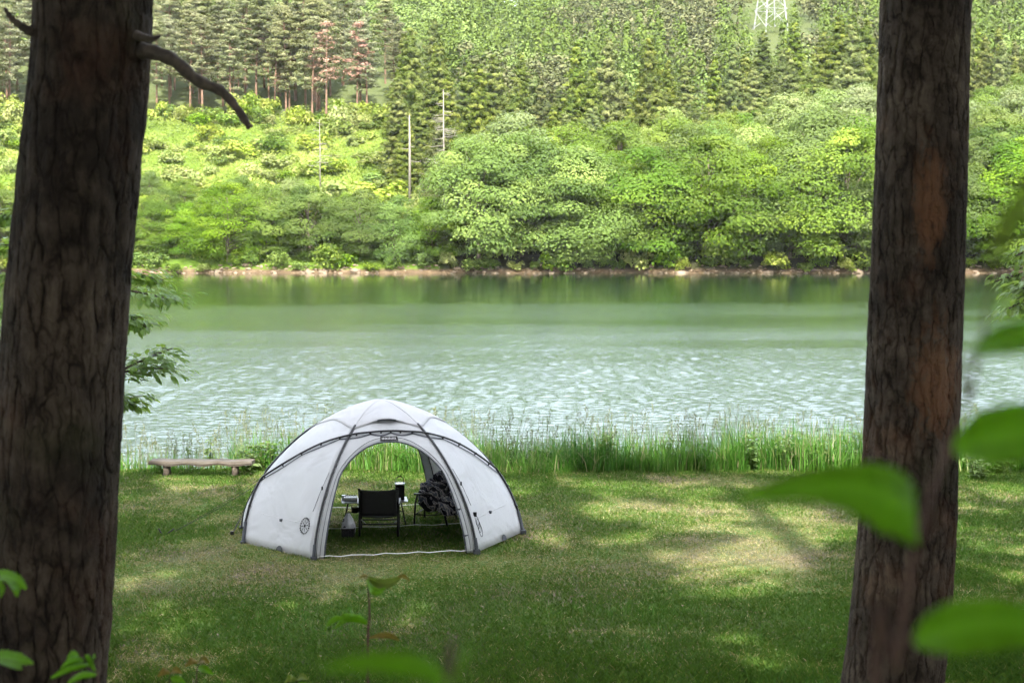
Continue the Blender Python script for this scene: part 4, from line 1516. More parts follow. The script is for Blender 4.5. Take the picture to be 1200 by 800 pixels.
def tent():
    root = empty("dome_tent", TC, TROT, "white dome tent with black poles and wide open front door", "tent")
    ZT = 1.86
    for sgn in (-1, 1):
        s = lambda f, g=sgn: (lambda z: g * f(z))
        panel("side_panel", s(lambda z: 32.0), s(rib75), 0.01, ZT, 14, 26, MAT["fabric"], root)
        panel("side_panel", s(rib105), s(lambda z: 148.0), 0.01, ZT, 14, 26, MAT["fabric"], root)
        panel("end_panel", s(rib75), s(rib105), 0.01, .835, 8, 12, MAT["fabric"], root)

    # front and rear walls: arch band around the door opening
    def door_wall(centre, name):
        v, fc = [], []
        n, k = 64, 6
        ztop = 1.84
        inn, out = [], []
        for i in range(n + 1):
            t = -1 + 2 * i / n
            sg = -1 if t < 0 else 1
            at_ = abs(t)
            # opening curve
            if at_ > .45:
                q = (1 - at_) / .55
                zi = 1.02 * q; ui = .90 - .02 * q
            else:
                an = (1 - at_ / .45) * math.pi / 2
                zi = 1.02 + .475 * math.sin(an); ui = .88 * math.cos(an) ** .8
            # outer boundary: up the rib then across the top
            if at_ > .38:
                q = (1 - at_) / .62
                zo = ztop * q ** .95; uo = 1.0
            else:
                zo = ztop; uo = at_ / .38
            inn.append((sg * ui * 32, max(.012, zi))); out.append((sg * uo * 32, max(.012, zo)))
        for i in range(n + 1):
            for j in range(k + 1):
                f = j / k
                a = inn[i][0] + (out[i][0] - inn[i][0]) * f; z = inn[i][1] + (out[i][1] - inn[i][1]) * f
                v.append(surf(centre + a, z, -.004))
        for i in range(n):
            for j in range(k):
                q = i * (k + 1) + j
                fc.append((q, q + 1, q + k + 2, q + k + 1))
        m = MB(); m.add(v, fc)
        o = m.build(name, MAT["fabric"], root, True)
        sm = o.modifiers.new("thickness", "SOLIDIFY"); sm.thickness = .004
        m = MB()
        m.tube([surf(centre + a, z, .004) for a, z in inn], .011, 6)
        m.build("door_edging", MAT["greyband"], root, True)
        # zip line a hand's breadth outside the opening
        m = MB()
        m.tube([surf(centre + a * 1.0 + (6 if a > 0 else -6) * (.25 + 0 * z), min(1.60, z + .055 * max(0, (z - .9) / .6)), .006) for a, z in inn], .0035, 4)
        m.build("door_zip", MAT["greyband"], root, True)
        return inn

    inn = door_wall(0, "door_wall")
    door_wall(180, "door_wall")

    # rolled door along the right edge of each opening
    for centre, sg in ((0, 1),):
        m = MB()
        pts = [surf(centre + sg * (30.0 - .05 * i), .03 + .050 * i, -.030) for i in range(17)]
        m.tube(pts, [.040 - .0009 * i + .003 * math.sin(i * 1.9) for i in range(17)], 8)
        m.build("rolled_door_flap", MAT["fabric"], root, True)
        for zz in (.25, .6):
            m = MB(); p = surf(centre + sg * (30.0 - zz), zz, -.030)
            m.tube([p - Vector((0, 0, .012)), p + Vector((0, 0, .012))], .042, 8); m.build("toggle_loop", MAT["webbing"], root)

    # roof cover with scalloped edge and hood
    v, fc = [], []
    na, nr = 144, 16
    # scallop: low at ribs and brow-pole corners, high between
    cor = [(-180, 1.76), (-148, 1.66), (-113, 1.80), (-100, 1.66), (-66, 1.79), (-32, 1.655), (0, 1.775), (32, 1.655), (66, 1.79), (100, 1.66), (113, 1.80), (148, 1.66), (180, 1.76)]
    cor = [(-180, 1.76), (-148, 1.66), (-128, 1.70), (-104, 1.50), (-68, 1.73), (-32, 1.655), (0, 1.77), (32, 1.655), (68, 1.73), (104, 1.50), (128, 1.70), (148, 1.66), (180, 1.76)]
    cx = [c[0] for c in cor]; cz = [c[1] for c in cor]

    def edge(a):
        a = (a + 180) % 360 - 180
        i = max(0, min(len(cx) - 2, int(np.searchsorted(cx, a)) - 1))
        f = (a - cx[i]) / (cx[i + 1] - cx[i])
        up = cz[i + 1] > cz[i]
        f = math.sin(f * math.pi / 2) if up else 1 - math.cos(f * math.pi / 2)
        return cz[i] + (cz[i + 1] - cz[i]) * f
    for i in range(na):
        a = -180 + 360 * i / na
        ze = edge(a)
        hood = .10 * math.exp(-(a / 13.0) ** 2)
        for j in range(nr):
            t = j / nr
            z = ze + (TH_ - ze) * math.sin(t * math.pi / 2)
            p = surf(a, z, .022 + hood * (1 - t) ** 2 - .02 * t)
            if hood > .01: p.z += .02 * (1 - t) ** 2 * hood / .10
            # seams pull the roof down a little along the rib lines
            v.append(p)
    v.append(Vector((0, 0, TH_ + .004)))
    for i in range(na):
        i2 = (i + 1) % na
        for j in range(nr - 1):
            fc.append((i * nr + j, i2 * nr + j, i2 * nr + j + 1, i * nr + j + 1))
        fc.append((i * nr + nr - 1, i2 * nr + nr - 1, na * nr))
    m = MB(); m.add(v, fc)
    o = m.build("roof_cover", MAT["cap"], root, True)
    sm = o.modifiers.new("thickness", "SOLIDIFY"); sm.thickness = .004
    m = MB()
    m.tube([surf(-10 + 20 * i / 10, edge(-10 + 2 * i) + .0, .024 + .10 * math.exp(-((-10 + 2 * i) / 13.0) ** 2)) + Vector((0, 0, .01)) for i in range(11)], .008, 6)
    m.build("hood_wire", MAT["webbing"], root, True)
    # seams on the roof
    for a in (-148, -32, 32, 148):
        m = MB()
        m.tube([surf(a, 1.66 + (TH_ - 1.66) * math.sin(t / 14 * math.pi / 2), .024 - .02 * t / 14) for t in range(14)], .006, 4)
        m.build("roof_seam", MAT["cap"], root, True)

    # main poles: foot to the roof, over the top underneath the cover
    for a in (-148, -32, 32, 148):
        m = MB()
        zs = [1.70 * math.sin(i / 28 * math.pi / 2) for i in range(29)]
        m.tube([surf(a, z, .018) for z in zs], .017, 8)
        pole = m.build("main_pole", MAT["pole"], root, True)
        m = MB()
        for i in range(29):
            pass
        lo = surf(a, 0.0, .02)
        m.box(lo + Vector((0, 0, .025)), (.09, .07, .07)); m.tube([lo + Vector((0, 0, .05)), surf(a, .22, .03)], [.028, .02], 8)
        m.build("pole_foot", MAT["webbing"], pole)
        m = MB()   # sleeve: flat grey tape over the rib
        for z in zs: pass
        tape = []
        fs = []
        for i, z in enumerate(zs):
            w = 1.15 * TR / max(.4, prof(z)) * .55
            tape += [surf(a - w, z, .003), surf(a + w, z, .003)]
            if i: b = 2 * i; fs.append((b - 2, b - 1, b + 1, b))
        m.add(tape, fs); m.build("sleeve", MAT["greyband"], pole)

    # two brow poles crossing at the sides
    front = [(-105, 0.0), (-99, .40), (-90, .84), (-74, 1.17), (-54, 1.44), (-32, 1.585), (-14, 1.625), (0, 1.635)]
    rear = [(-105, 0.0), (-99, .40), (-90, .84), (-84, 1.17), (-79, 1.44), (-66, 1.585), (-32, 1.63), (0, 1.635)]
    for flip in (0, 180):
        half = front if flip == 0 else rear
        pts = half + [(-a, z) for a, z in half[-2::-1]]
        sp = spline([Vector((a, z, 0)) for a, z in pts], 90)
        m = MB()
        off = lambda a: .024 + .024 * (abs(a) < 88)
        m.tube([surf(p.x + flip, max(0, p.y), off(p.x)) for p in sp], .015, 8)
        pole = m.build("brow_pole", MAT["pole"], root, True)
        for i in range(6, 88, 4):
            m = MB()
            p = sp[i]
            A = surf(p.x + flip, p.y, off(p.x)); B = surf(p.x + flip, max(.01, p.y - .035), .002)
            m.tube([A, B], [.016, .010], 5)
            m.box(A, (.035, .035, .024))
            m.build("clip", MAT["pole"], pole)
        # scalloped fabric hem hanging under the pole
        m = MB()
        v, fs = [], []
        for i, p in enumerate(sp):
            dz = .018 + .030 * abs(math.sin((i - 6) / 4.0 * math.pi / 2 * 1.0))
            v += [surf(p.x + flip, max(0, p.y - dz), .012), surf(p.x + flip, max(0, p.y - dz - .020), .010)]
            if i: b = 2 * i; fs.append((b - 2, b - 1, b + 1, b))
        m.add(v, fs); m.build("hem", MAT["greyband"], pole)
        for sg in (-1, 1):
            m = MB(); lo = surf(sg * 105 + flip, 0, .02)
            m.box(lo + Vector((0, 0, .02)), (.08, .08, .06)); m.tube([lo, surf(sg * 101 + flip, .3, .03)], [.032, .022], 8); m.build("pole_foot", MAT["webbing"], pole)
    # grey sleeves on the outer corner poles, broad as in the lower third
    for sg in (-1, 1):
        for base, fn in ((0, rib75), (0, rib105)):
            tape, fs = [], []
            for i in range(15):
                z = .82 * i / 14
                tape += [surf(sg * (fn(z) - .9), z, .006), surf(sg * (fn(z) + .9), z, .006)]
                if i: b = 2 * i; fs.append((b - 2, b - 1, b + 1, b))
            m = MB(); m.add(tape, fs); m.build("corner_sleeve", MAT["greyband"], root)

    # horizontal seam of the skirt across the wall panels
    for lo_, hi_ in ((33.5, 73), (-73, -33.5), (-147, -102), (102, 147)):
        m = MB(); m.tube([surf(lo_ + (hi_ - lo_) * i / 20, .44, .003) for i in range(21)], .004, 4); m.build("skirt_seam", MAT["cap"], root)
    # badge above the door
    m = MB()
    vs, fs = [], []
    for i in range(7):
        a = -7.0 + 14 * i / 6
        vs += [surf(a, 1.505, .012), surf(a, 1.565, .012)]
        if i: b = 2 * i; fs.append((b - 2, b, b + 1, b - 1))
    m.add(vs, fs)
    bd = m.build("badge", MAT["black"], root)
    m = MB()
    for i in range(10):
        a = -5.4 + 10.4 * i / 9
        q = [surf(a - .36, 1.527, .015), surf(a + .36, 1.527, .015), surf(a + .36, 1.527 + .02 + .006 * (i % 3), .015), surf(a - .36, 1.527 + .02 + .006 * (i % 2), .015)]
        m.add(q, [(0, 1, 2, 3)])
    m.build("badge_stitching", plain("grey_thread", (.35, .35, .36), .8), bd)

    # round wheel emblem on the left front panel
    def loc_on(a0, z0, u, w):
        """(u right, w up) metres on the panel near az a0 height z0"""
        return surf(a0 + math.degrees(u / prof(z0)), z0 + w, .012)
    m = MB()
    a0, z0, rad = -40.0, .42, .11

    def patch(poly):
        vs = [loc_on(a0, z0, u, w) for u, w in poly]
        m.add(vs, [tuple(range(len(vs)))])
    rr = random.Random(4)
    for k in range(20):
        t0 = k / 20 * 6.283; t1 = (k + .72) / 20 * 6.283
        ro, ri = rad, rad * rr.uniform(.72, .86)
        patch([(math.cos(t0) * ri, math.sin(t0) * ri), (math.cos(t0) * ro, math.sin(t0) * ro), (math.cos(t1) * ro, math.sin(t1) * ro), (math.cos(t1) * ri, math.sin(t1) * ri)])
    for k in range(8):
        t0 = k / 8 * 6.283 + .2; w = .13
        patch([(math.cos(t0 - w) * rad * .28, math.sin(t0 - w) * rad * .28), (math.cos(t0 - w * .4) * rad * .68, math.sin(t0 - w * .4) * rad * .68),
               (math.cos(t0 + w * .8) * rad * .68, math.sin(t0 + w * .8) * rad * .68), (math.cos(t0 + w) * rad * .28, math.sin(t0 + w) * rad * .28)])
    patch([(math.cos(k / 10 * 6.283) * rad * .2, math.sin(k / 10 * 6.283) * rad * .2) for k in range(10)])
    m.build("round_emblem", MAT["black"], root)
    # small tabs and half-round vents, pull cord and toggles
    for a, z in ((-57, .42), (53, .44)):
        m = MB(); m.box(surf(a, z, .012), (.035, .035, .035), Matrix.Rotation(R(a), 3, "Z")); m.build("loop_tab", MAT["webbing"], root)
    for a in (-53, 58):
        m = MB()
        vs = [surf(a + 2.2 * math.cos(k / 12 * math.pi), .012 + .085 * math.sin(k / 12 * math.pi), .012) for k in range(13)]
        m.add(vs, [tuple(range(13))]); m.build("peg_flap", MAT["webbing"], root)
    for sg in (-1, 1):
        m = MB()
        m.tube([surf(sg * 34, 1.12, .03), surf(sg * 35.5, .9, .02), surf(sg * (37 if sg < 0 else 36.5), .62, .012)], .003, 5)
        m.box(surf(sg * 35.3, .92, .02), (.02, .02, .05))
        m.build("pull_cord", MAT["pole"], root)
    m = MB()   # coiled cord on the right panel
    for q in range(3):
        m.tube([surf(37.5 + 1.4 * math.cos(t / 12 * 6.283) + .4 * q, .40 + .09 * math.sin(t / 12 * 6.283) - .06 * q, .012) for t in range(13)], .0035, 4)
    m.box(surf(37.2, .50, .015), (.045, .03, .06)); m.build("coiled_cord", MAT["pole"], root)

    # straps over the ground between the feet
    def strap(A, B, w=.012):
        m = MB(); d = (B - A); s = Vector((-d.y, d.x, 0)).normalized() * w
        n = 14; vs, fs = [], []
        for i in range(n + 1):
            p = A + d * i / n; p.z = .050 + .010 * math.sin(i * 2.3)
            vs += [p - s, p + s, p + s + Vector((0, 0, .004)), p - s + Vector((0, 0, .004))]
            if i: b = 4 * i; fs += [(b - 4, b - 3, b + 1, b), (b - 2, b - 1, b + 3, b + 2), (b - 3, b - 2, b + 2, b + 1), (b - 1, b - 4, b, b + 3)]
        m.add(vs, fs); m.build("base_strap", MAT["white_strap"], root)
    strap(surf(-31, .02), surf(31, .02), .014)
    strap(surf(-100, .02) + Vector((.2, -.25, 0)), surf(100, .02) + Vector((-.2, -.25, 0)), .008)
    strap(surf(-149, .02), surf(149, .02), .008)
    # guy lines
    gl = [(-93, .86, on_ground(205, 626)), (-101, .5, on_ground(262, 627))]
    rm = Matrix.Rotation(-TROT, 3, "Z")
    for a, z, w in gl[:1]:
        for dz in (0, -.12):
            A = surf(a, z + dz, .04); B = rm @ (w - TC); B.z = .05
            m = MB(); m.tube([A, (A + B) / 2 - Vector((0, 0, .03)), B], .0035, 5); m.build("guy_line", MAT["pole"], root)
    w = on_ground(272, 628); B = rm @ (w - TC); B.z = .03
    m = MB(); m.tube([surf(-101, .30, .03), B], .006, 5); m.tube([surf(-99, .42, .03), surf(-101, .30, .06), B], .004, 5); m.box(B + Vector((0, 0, .02)), (.05, .03, .05)); m.build("guy_line", MAT["pole"], root)
    return root


tent()


def peg():
    a = on_ground(204, 626); b = on_ground(186, 624)
    root = empty("tent_peg", a, 0, "dark bent tent peg in the grass at the end of the guy line", "tent peg")
    m = MB()
    m.tube([(0, 0, .09), (-.10, -.02, .01), (-.17, -.06, -.04)], [.012, .012, .008], 6); m.build("shaft", MAT["darkmetal"], root)
    m = MB(); m.tube([(-.17, -.06, .02), (-.22, -.03, .10)], [.014, .010], 6); m.build("hook", MAT["darkmetal"], root)


peg()


# ------------------------------------------------------------------ camp furniture
def tl(px, py):
    p = on_ground(px, py)
    return p


def chair(loc, rz, label, wide=.56):
    root = empty("camp_chair", loc, rz, label, "chair", None)
    w = wide / 2
    # back faces -y (towards the camera)
    m = MB()
    vs, fs = [], []
    for j in range(9):
        z = .30 + .40 * j / 8; y0 = -.02 - .13 * j / 8
        for i in range(11):
            u = -1 + .2 * i
            sag = .035 * (1 - u * u)
            vs.append((u * (w - .015), y0 - sag, z - .022 * (1 - u * u) * (j / 8)))
    for j in range(8):
        for i in range(10):
            q = j * 11 + i; fs.append((q, q + 1, q + 12, q + 11))
    m.add(vs, fs)
    o = m.build("backrest", MAT["black"], root, True)
    sm = o.modifiers.new("thickness", "SOLIDIFY"); sm.thickness = .012
    m = MB()
    vs, fs = [], []
    for j in range(7):
        y = -.01 + .40 * j / 6
        for i in range(11):
            u = -1 + .2 * i
            vs.append((u * (w - .015), y, .30 + .05 * j / 6 - .03 * (1 - u * u)))
    for j in range(6):
        for i in range(10):
            q = j * 11 + i; fs.append((q, q + 1, q + 12, q + 11))
    m.add(vs, fs)
    o = m.build("seat", MAT["black"], root, True)
    sm = o.modifiers.new("thickness", "SOLIDIFY"); sm.thickness = .012
    for sg in (-1, 1):
        m = MB(); m.tube([(sg * w, -.10, .0), (sg * w, -.05, .22), (sg * w, -.01, .40)], .017, 8); m.build("leg", MAT["darkmetal"], root, True)
        m = MB(); m.tube([(sg * w, .42, .0), (sg * w, .40, .34), (sg * w, .37, .46)], .015, 8); m.build("leg", MAT["darkmetal"], root, True)
        m = MB(); m.tube([(sg * w, .0, .26), (sg * w, -.06, .46), (sg * w, -.155, .725)], .015, 8); m.build("back_post", MAT["darkmetal"], root, True)
        m = MB(); m.box((sg * (w + .005), .19, .475), (.055, .46, .022)); m.build("armrest", MAT["darkmetal"], root)
    m = MB()
    m.tube([(-w, -.06, .185), (w, -.06, .185)], .011, 8); m.tube([(-w, .40, .16), (w, .40, .16)], .011, 8)
    m.tube([(-w, -.06, .185), (-w * .72, .17, .14), (-w, .40, .16)], .009, 6); m.tube([(w, -.06, .185), (w * .72, .17, .14), (w, .40, .16)], .009, 6)
    m.tube([(-w * .78, .12, .145), (w * .78, .12, .145)], .009, 6)
    m.build("stretcher", MAT["darkmetal"], root, True)
    m = MB(); m.tube([(-w, -.157, .70), (-w * .5, -.185, .690), (0, -.195, .686), (w * .5, -.185, .692), (w, -.157, .70)], .013, 8)
    m.build("top_rail", plain("worn_black_edge", (.03, .03, .032), .7), root, True)
    return root


c1 = (on_ground(422, 631) + on_ground(465, 630)) / 2
chair(c1 + Vector((0, .10, .02)), R(3), "black folding camp chair facing the lake inside the tent")


def table():
    A = at(400, 593, 21.25); B = at(477, 592, 21.75)
    h = .37
    c = Vector(((A.x + B.x) / 2, 21.5, 0.02))
    L = 1.0
    root = empty("camp_table", c, R(8), "low folding camp table with a slatted top in front of the black chair", "table")
    m = MB()
    for i in range(6):
        m.box((0, -.17 + .068 * i, h), (L, .056, .016))
    m.build("tabletop", plain("pale_aluminium_slats", (.55, .55, .56), .4, .6, .1), root)
    for sx in (-1, 1):
        for sy in (-1, 1):
            m = MB(); m.tube([(sx * L * .47, sy * .16, 0), (sx * L * .40, sy * -.10, h - .02)], .010, 6); m.build("leg", MAT["darkmetal"], root)
    m = MB(); m.tube([(-L * .44, 0, .19), (L * .44, 0, .19)], .007, 6); m.build("crossbar", MAT["darkmetal"], root)
    rot = Matrix.Rotation(R(8), 3, "Z")
    W = lambda x, y, z: c + rot @ Vector((x, y, z))
    # lantern box with carrying handle
    lan = empty("lantern", W(.385, -.02, h + .009), R(8), "black box lantern with wire handle on the right end of the camp table", "lantern")
    m = MB(); m.box((0, 0, .115), (.135, .125, .23)); m.build("body", MAT["black"], lan)
    m = MB(); m.box((0, 0, .238), (.15, .14, .018)); m.build("lid", MAT["steel"], lan)
    m = MB(); m.tube([(-.06, 0, .245), (-.055, 0, .33), (0, 0, .35), (.055, 0, .33), (.06, 0, .245)], .006, 6); m.tube([(-.03, 0, .35), (.03, 0, .35)], .011, 6); m.build("handle", MAT["darkmetal"], lan)
    # small silver stove and cups at the left end
    st = empty("camp_stove", W(-.36, -.03, h + .009), R(8), "small silver camp stove on the left end of the camp table", "stove")
    m = MB(); m.box((0, 0, .03), (.20, .14, .055)); m.build("body", MAT["steel"], st)
    m = MB()
    for i in range(5): m.tube([(-.08 + .04 * i, -.065, .075), (-.08 + .04 * i, .065, .075)], .005, 5)
    m.tube([(-.09, -.06, .07), (.09, -.06, .07)], .006, 5); m.tube([(-.09, .06, .07), (.09, .06, .07)], .006, 5); m.build("grate", MAT["darkmetal"], st)
    for k, (x, y, lab) in enumerate(((-.20, -.08, "steel mug standing on the camp table nearest the stove"), (-.46, .06, "steel mug on the left rim of the camp table"))):
        cp = empty("mug", W(x, y, h + .009), 0, lab, "mug")
        m = MB(); m.tube([(0, 0, 0), (0, 0, .07)], [.035, .038], 14); m.build("body", MAT["steel"], cp, False)
        m = MB(); m.tube([(.035, 0, .055), (.062, 0, .048), (.06, 0, .02), (.034, 0, .015)], .004, 6); m.build("handle", MAT["steel"], cp)
    pn = empty("hanging_pot", W(-.30, -.19, h - .15), 0, "small black pot hanging below the left end of the camp table", "pot")
    m = MB(); m.tube([(0, 0, 0), (0, 0, .01), (0, 0, .085)], [.05, .058, .062], 14); m.build("body", MAT["darkmetal"], pn)
    m = MB(); m.tube([(-.06, 0, .08), (-.04, 0, .15), (.04, 0, .15), (.06, 0, .08)], .004, 5); m.build("bail", MAT["darkmetal"], pn)


table()


def box_and_bag():
    p = (on_ground(400.5, 631) + on_ground(415, 631)) / 2 + Vector((0, .07, .02))
    bx = empty("storage_crate", p, R(2), "small black crate on the grass left of the black chair", "crate")
    m = MB()
    w, d, h, t = .19, .16, .13, .008
    for sx in (-1, 1): m.box((sx * (w / 2 - t / 2), 0, h / 2), (t, d, h))
    for sy in (-1, 1): m.box((0, sy * (d / 2 - t / 2), h / 2), (w - 2 * t, t, h))
    m.box((0, 0, t / 2), (w - 2 * t, d - 2 * t, t))
    m.build("body", MAT["black"], bx)
    m = MB()
    for i in range(5): m.box((-.075 + .0375 * i, -d / 2 - .003, h / 2), (.010, .006, h * .9))
    m.build("side_ribs", MAT["darkmetal"], bx)
    m = MB()
    for sy in (-1, 1): m.box((0, sy * (d / 2 + .004), h - .008), (w + .012, .010, .016))
    for sx in (-1, 1): m.box((sx * (w / 2 + .002), 0, h - .008), (.010, d - .004, .016))
    m.build("rim", MAT["darkmetal"], bx)
    bag = empty("plastic_bag", p + Vector((0, 0, .02)), 0, "crumpled silver white bag standing in the small black crate", "bag")
    r = random.Random(3)
    vs, fs = [], []
    n, kk = 14, 20
    for j in range(n + 1):
        t = j / n
        z = .01 + .31 * t
        rad = .082 * (1 + .15 * math.sin(t * 3.0)) * (1 - max(0, t - .45) ** 1.7 * 2.1) if t < .93 else .012 + .01 * (t > .97)
        for i in range(kk):
            a = i / kk * 6.283
            q = rad * (1 + .16 * math.sin(a * 5 + t * 4) + r.uniform(-.10, .10)) if 0 < j else rad * .7
            vs.append((math.cos(a) * q, math.sin(a) * q * .8, z + r.uniform(-.006, .006)))
    for j in range(n):
        for i in range(kk):
            i2 = (i + 1) % kk; fs.append((j * kk + i, j * kk + i2, (j + 1) * kk + i2, (j + 1) * kk + i))
    fs.append(tuple(n * kk + i for i in range(kk)))
    t = NT("silver_bag_film")
    oc = t.n("ShaderNodeTexCoord").outputs["Object"]
    f = t.noise(oc, 14, 3, .6)
    cc = t.ramp(f, [(.42, (.60, .61, .66)), (.55, (.62, .63, .68)), (.60, (.06, .06, .08))], "CONSTANT")
    tm = t.done(t.principled(cc, .35, t.bump(t.noise(oc, 40, 3), .5, .01), .2, .5))
    m = MB(); m.add(vs, fs); m.build("body", tm, bag, True)
    m = MB(); m.tube([(0, 0, .29), (.002, 0, .305)], .02, 10); m.build("tie", MAT["webbing"], bag)


box_and_bag()


def blanket_chair():
    loc = Vector((-1.02, 21.65, .02))
    chair(loc, R(78), "dark camp chair buried under patterned blankets at the right inside the tent", .58)
    t = NT("patterned_blanket")
    oc = t.n("ShaderNodeTexCoord").outputs["Object"]
    wv = t.n("ShaderNodeTexWave", wave_type="BANDS", bands_direction="DIAGONAL")
    wv.inputs["Scale"].default_value = 3.2; wv.inputs["Distortion"].default_value = 7; wv.inputs["Detail"].default_value = 3; wv.inputs["Detail Scale"].default_value = 2.5
    t.l(oc, wv.inputs["Vector"])
    f2 = t.noise(oc, 11, 4, .6)
    c = t.ramp(wv.outputs["Fac"], [(.0, (.012, .012, .018)), (.40, (.035, .035, .05)), (.55, (.20, .19, .20)), (.74, (.62, .57, .54)), (.93, (.12, .13, .17))])
    c = t.mix(t.ramp(f2, [(.52, 0), (.72, .7)]), c, (.016, .018, .035))
    bmat = t.done(t.principled(c, .9, t.bump(f2, .5, .02), 0, .1))

    def heap(name, label, centre, rad, seed, fold, cat):
        bm = bmesh.new(); bmesh.ops.create_icosphere(bm, subdivisions=5, radius=1.0)
        V = np.array([v.co for v in bm.verts])
        a = np.arctan2(V[:, 1], V[:, 0])
        n1 = fbm(V[:, 0] * 2.2 + 9 + V[:, 2], V[:, 1] * 2.2 + seed, seed, 4) - .5
        n2 = np.abs(fbm(V[:, 0] * 4 + V[:, 2] * 2, V[:, 1] * 4 + V[:, 2], seed + 3, 3) - .5)
        rr = 1 + .55 * n1 + fold * (np.sin(a * 7 + 2 * V[:, 2] + 4 * n1) * .5) * np.clip(.6 - V[:, 2], 0, 1) - .35 * n2
        V = V * rr[:, None]
        V[:, 2] = np.where(V[:, 2] < -.75, -.75 + (V[:, 2] + .75) * .2, V[:, 2])
        V = V * np.array(rad)
        for v, c_ in zip(bm.verts, V): v.co = c_
        me = bpy.data.meshes.new(name); bm.to_mesh(me); bm.free()
        o = link(name, me, bmat, None, True); o.location = centre
        tag(o, label, cat)
    heap("blanket", "dark blanket with pale stripes heaped over the chair at the right inside the tent", loc + Vector((-.10, .02, .40)), (.33, .36, .27), 11, .22, "blanket")
    heap("folded_blanket", "navy and white bundle on the front of the blanket covered chair, nearest the door pole", loc + Vector((.10, -.28, .33)), (.22, .22, .20), 15, .2, "blanket")
    heap("cushion", "grey patterned cushion perched on top of the blanket heap", loc + Vector((-.04, .14, .68)), (.16, .14, .11), 19, .05, "cushion")


blanket_chair()


# ------------------------------------------------------------------ foreground leaves and saplings
def near_leaf_mat(name, c0, c1, trans=.45):
    t = NT(name)
    oc = t.n("ShaderNodeTexCoord").outputs["Object"]
    f = t.noise(oc, 18, 4, .6)
    uv = t.n("ShaderNodeAttribute", attribute_name="vein").outputs["Fac"]
    c = t.ramp(f, [(.3, c0), (.7, c1)])
    c = t.mix(t.math("MULTIPLY", uv, .35), c, [min(1, k * 1.8) for k in c1])
    p = t.principled(c, .5, t.bump(f, .15, .004), 0, .2)
    tr = t.n("ShaderNodeBsdfTranslucent"); t.l(t.mix(.5, c, (.30, .46, .02)), tr.inputs["Color"])
    mx = t.n("ShaderNodeMixShader"); mx.inputs[0].default_value = trans
    t.l(p, mx.inputs[1]); t.l(tr.outputs[0], mx.inputs[2])
    return t.done(mx.outputs[0])


MAT["bigleaf"] = near_leaf_mat("broad_green_leaf", (.12, .29, .008), (.16, .36, .014), .55)
MAT["yleaf"] = near_leaf_mat("yellow_green_leaf", (.13, .18, .025), (.19, .24, .035))
MAT["redleaf"] = near_leaf_mat("reddish_young_leaf", (.17, .10, .025), (.24, .16, .035))
MAT["twig"] = plain("reddish_twig", (.085, .042, .028), .8, 0, .3, 60)


def leaf_sheet(name, mids, hw, tilt, mat, parent, origin, fold=.25, serr=0.0):
    """a leaf blade: midrib points (world), half widths (m), tilt = side vector (world)"""
    n = 22; k = 5
    q = spline(mids, n)
    hx = np.linspace(0, 1, len(hw))
    vs, fs, vein = [], [], []
    for i in range(n + 1):
        t = i / n
        w = float(np.interp(t, hx, hw))
        w *= 1 + serr * (1 if i % 2 else -1)
        d = (q[min(n, i + 1)] - q[max(0, i - 1)]).normalized()
        s = (Vector(tilt) - d * Vector(tilt).dot(d)).normalized()
        nn = d.cross(s)
        for j in range(-k, k + 1):
            u = j / k
            vs.append(q[i] + s * (w * u) + nn * (w * fold * (abs(u) ** 1.3) + w * .05 * math.sin(t * 22) * abs(u)) - Vector(origin))
    m = MB()
    row = 2 * k + 1
    for i in range(n):
        for j in range(2 * k):
            b = i * row + j
            fs.append((b, b + 1, b + row + 1, b + row)); vein.append(1.0 if j in (k - 1, k) else (.35 if i % 4 == 0 else 0))
    m.add(vs, fs)
    me = m.mesh(name)
    a = me.attributes.new("vein", "FLOAT", "FACE"); a.data.foreach_set("value", vein)
    o = link(name, me, mat, parent, True)
    sm = o.modifiers.new("thickness", "SOLIDIFY"); sm.thickness = .0006
    return o


def pm(px, Y): return px / FPX * Y      # photo pixels to metres at distance Y


Y0 = 1.0
org = Vector((.38, 1.05, float(near_h(.38, 1.05))))
sap = empty("sapling", org, 0, "young sapling with large blurred green leaves close to the camera at the right", "sapling")


def twig(pts, r0, r1, parent, origin):
    m = MB(); q = spline(pts, 16)
    m.tube([p - Vector(origin) for p in q], [r0 + (r1 - r0) * i / 16 for i in range(17)], 8)
    return m.build("stem", MAT["twig"], parent, True)


twig([org, at(1030, 900, 1.03), at(1052, 775, 1.0), at(1062, 700, 1.0), at(1074, 640, 1.0), at(1102, 545, 1.03), at(1135, 470, 1.05)], .0045, .0016, sap, org)
twig([at(1050, 785, 1.0), at(1062, 752, .98), at(1075, 745, .97)], .003, .0018, sap, org)
twig([at(1102, 545, 1.03), at(1118, 520, 1.02)], .0022, .0015, sap, org)
leaf_sheet("leaf", [at(1076, 636, 1.0), at(1066, 598, .98), at(1020, 575, .97), at(950, 568, .98), at(862, 582, 1.0)],
           [pm(3, 1), pm(30, 1), pm(40, 1), pm(34, 1), pm(24, 1), pm(14, 1), pm(2, 1)], (.15, .25, 1), MAT["bigleaf"], sap, org)
leaf_sheet("leaf", [at(1072, 752, .97), at(1110, 738, .95), at(1180, 732, .94), at(1270, 745, .95)],
           [pm(3, 1), pm(20, 1), pm(30, 1), pm(30, 1), pm(22, 1), pm(3, 1)], (-.1, .35, 1), MAT["bigleaf"], sap, org)
leaf_sheet("leaf", [at(1118, 528, 1.02), at(1150, 515, 1.0), at(1210, 505, .98), at(1290, 500, .98)],
           [pm(3, 1), pm(18, 1), pm(34, 1), pm(36, 1), pm(24, 1), pm(3, 1)], (-.2, .3, 1), MAT["bigleaf"], sap, org)
twig([at(1135, 470, 1.05), at(1128, 430, 1.02), at(1145, 412, 1.0)], .0022, .0012, sap, org)
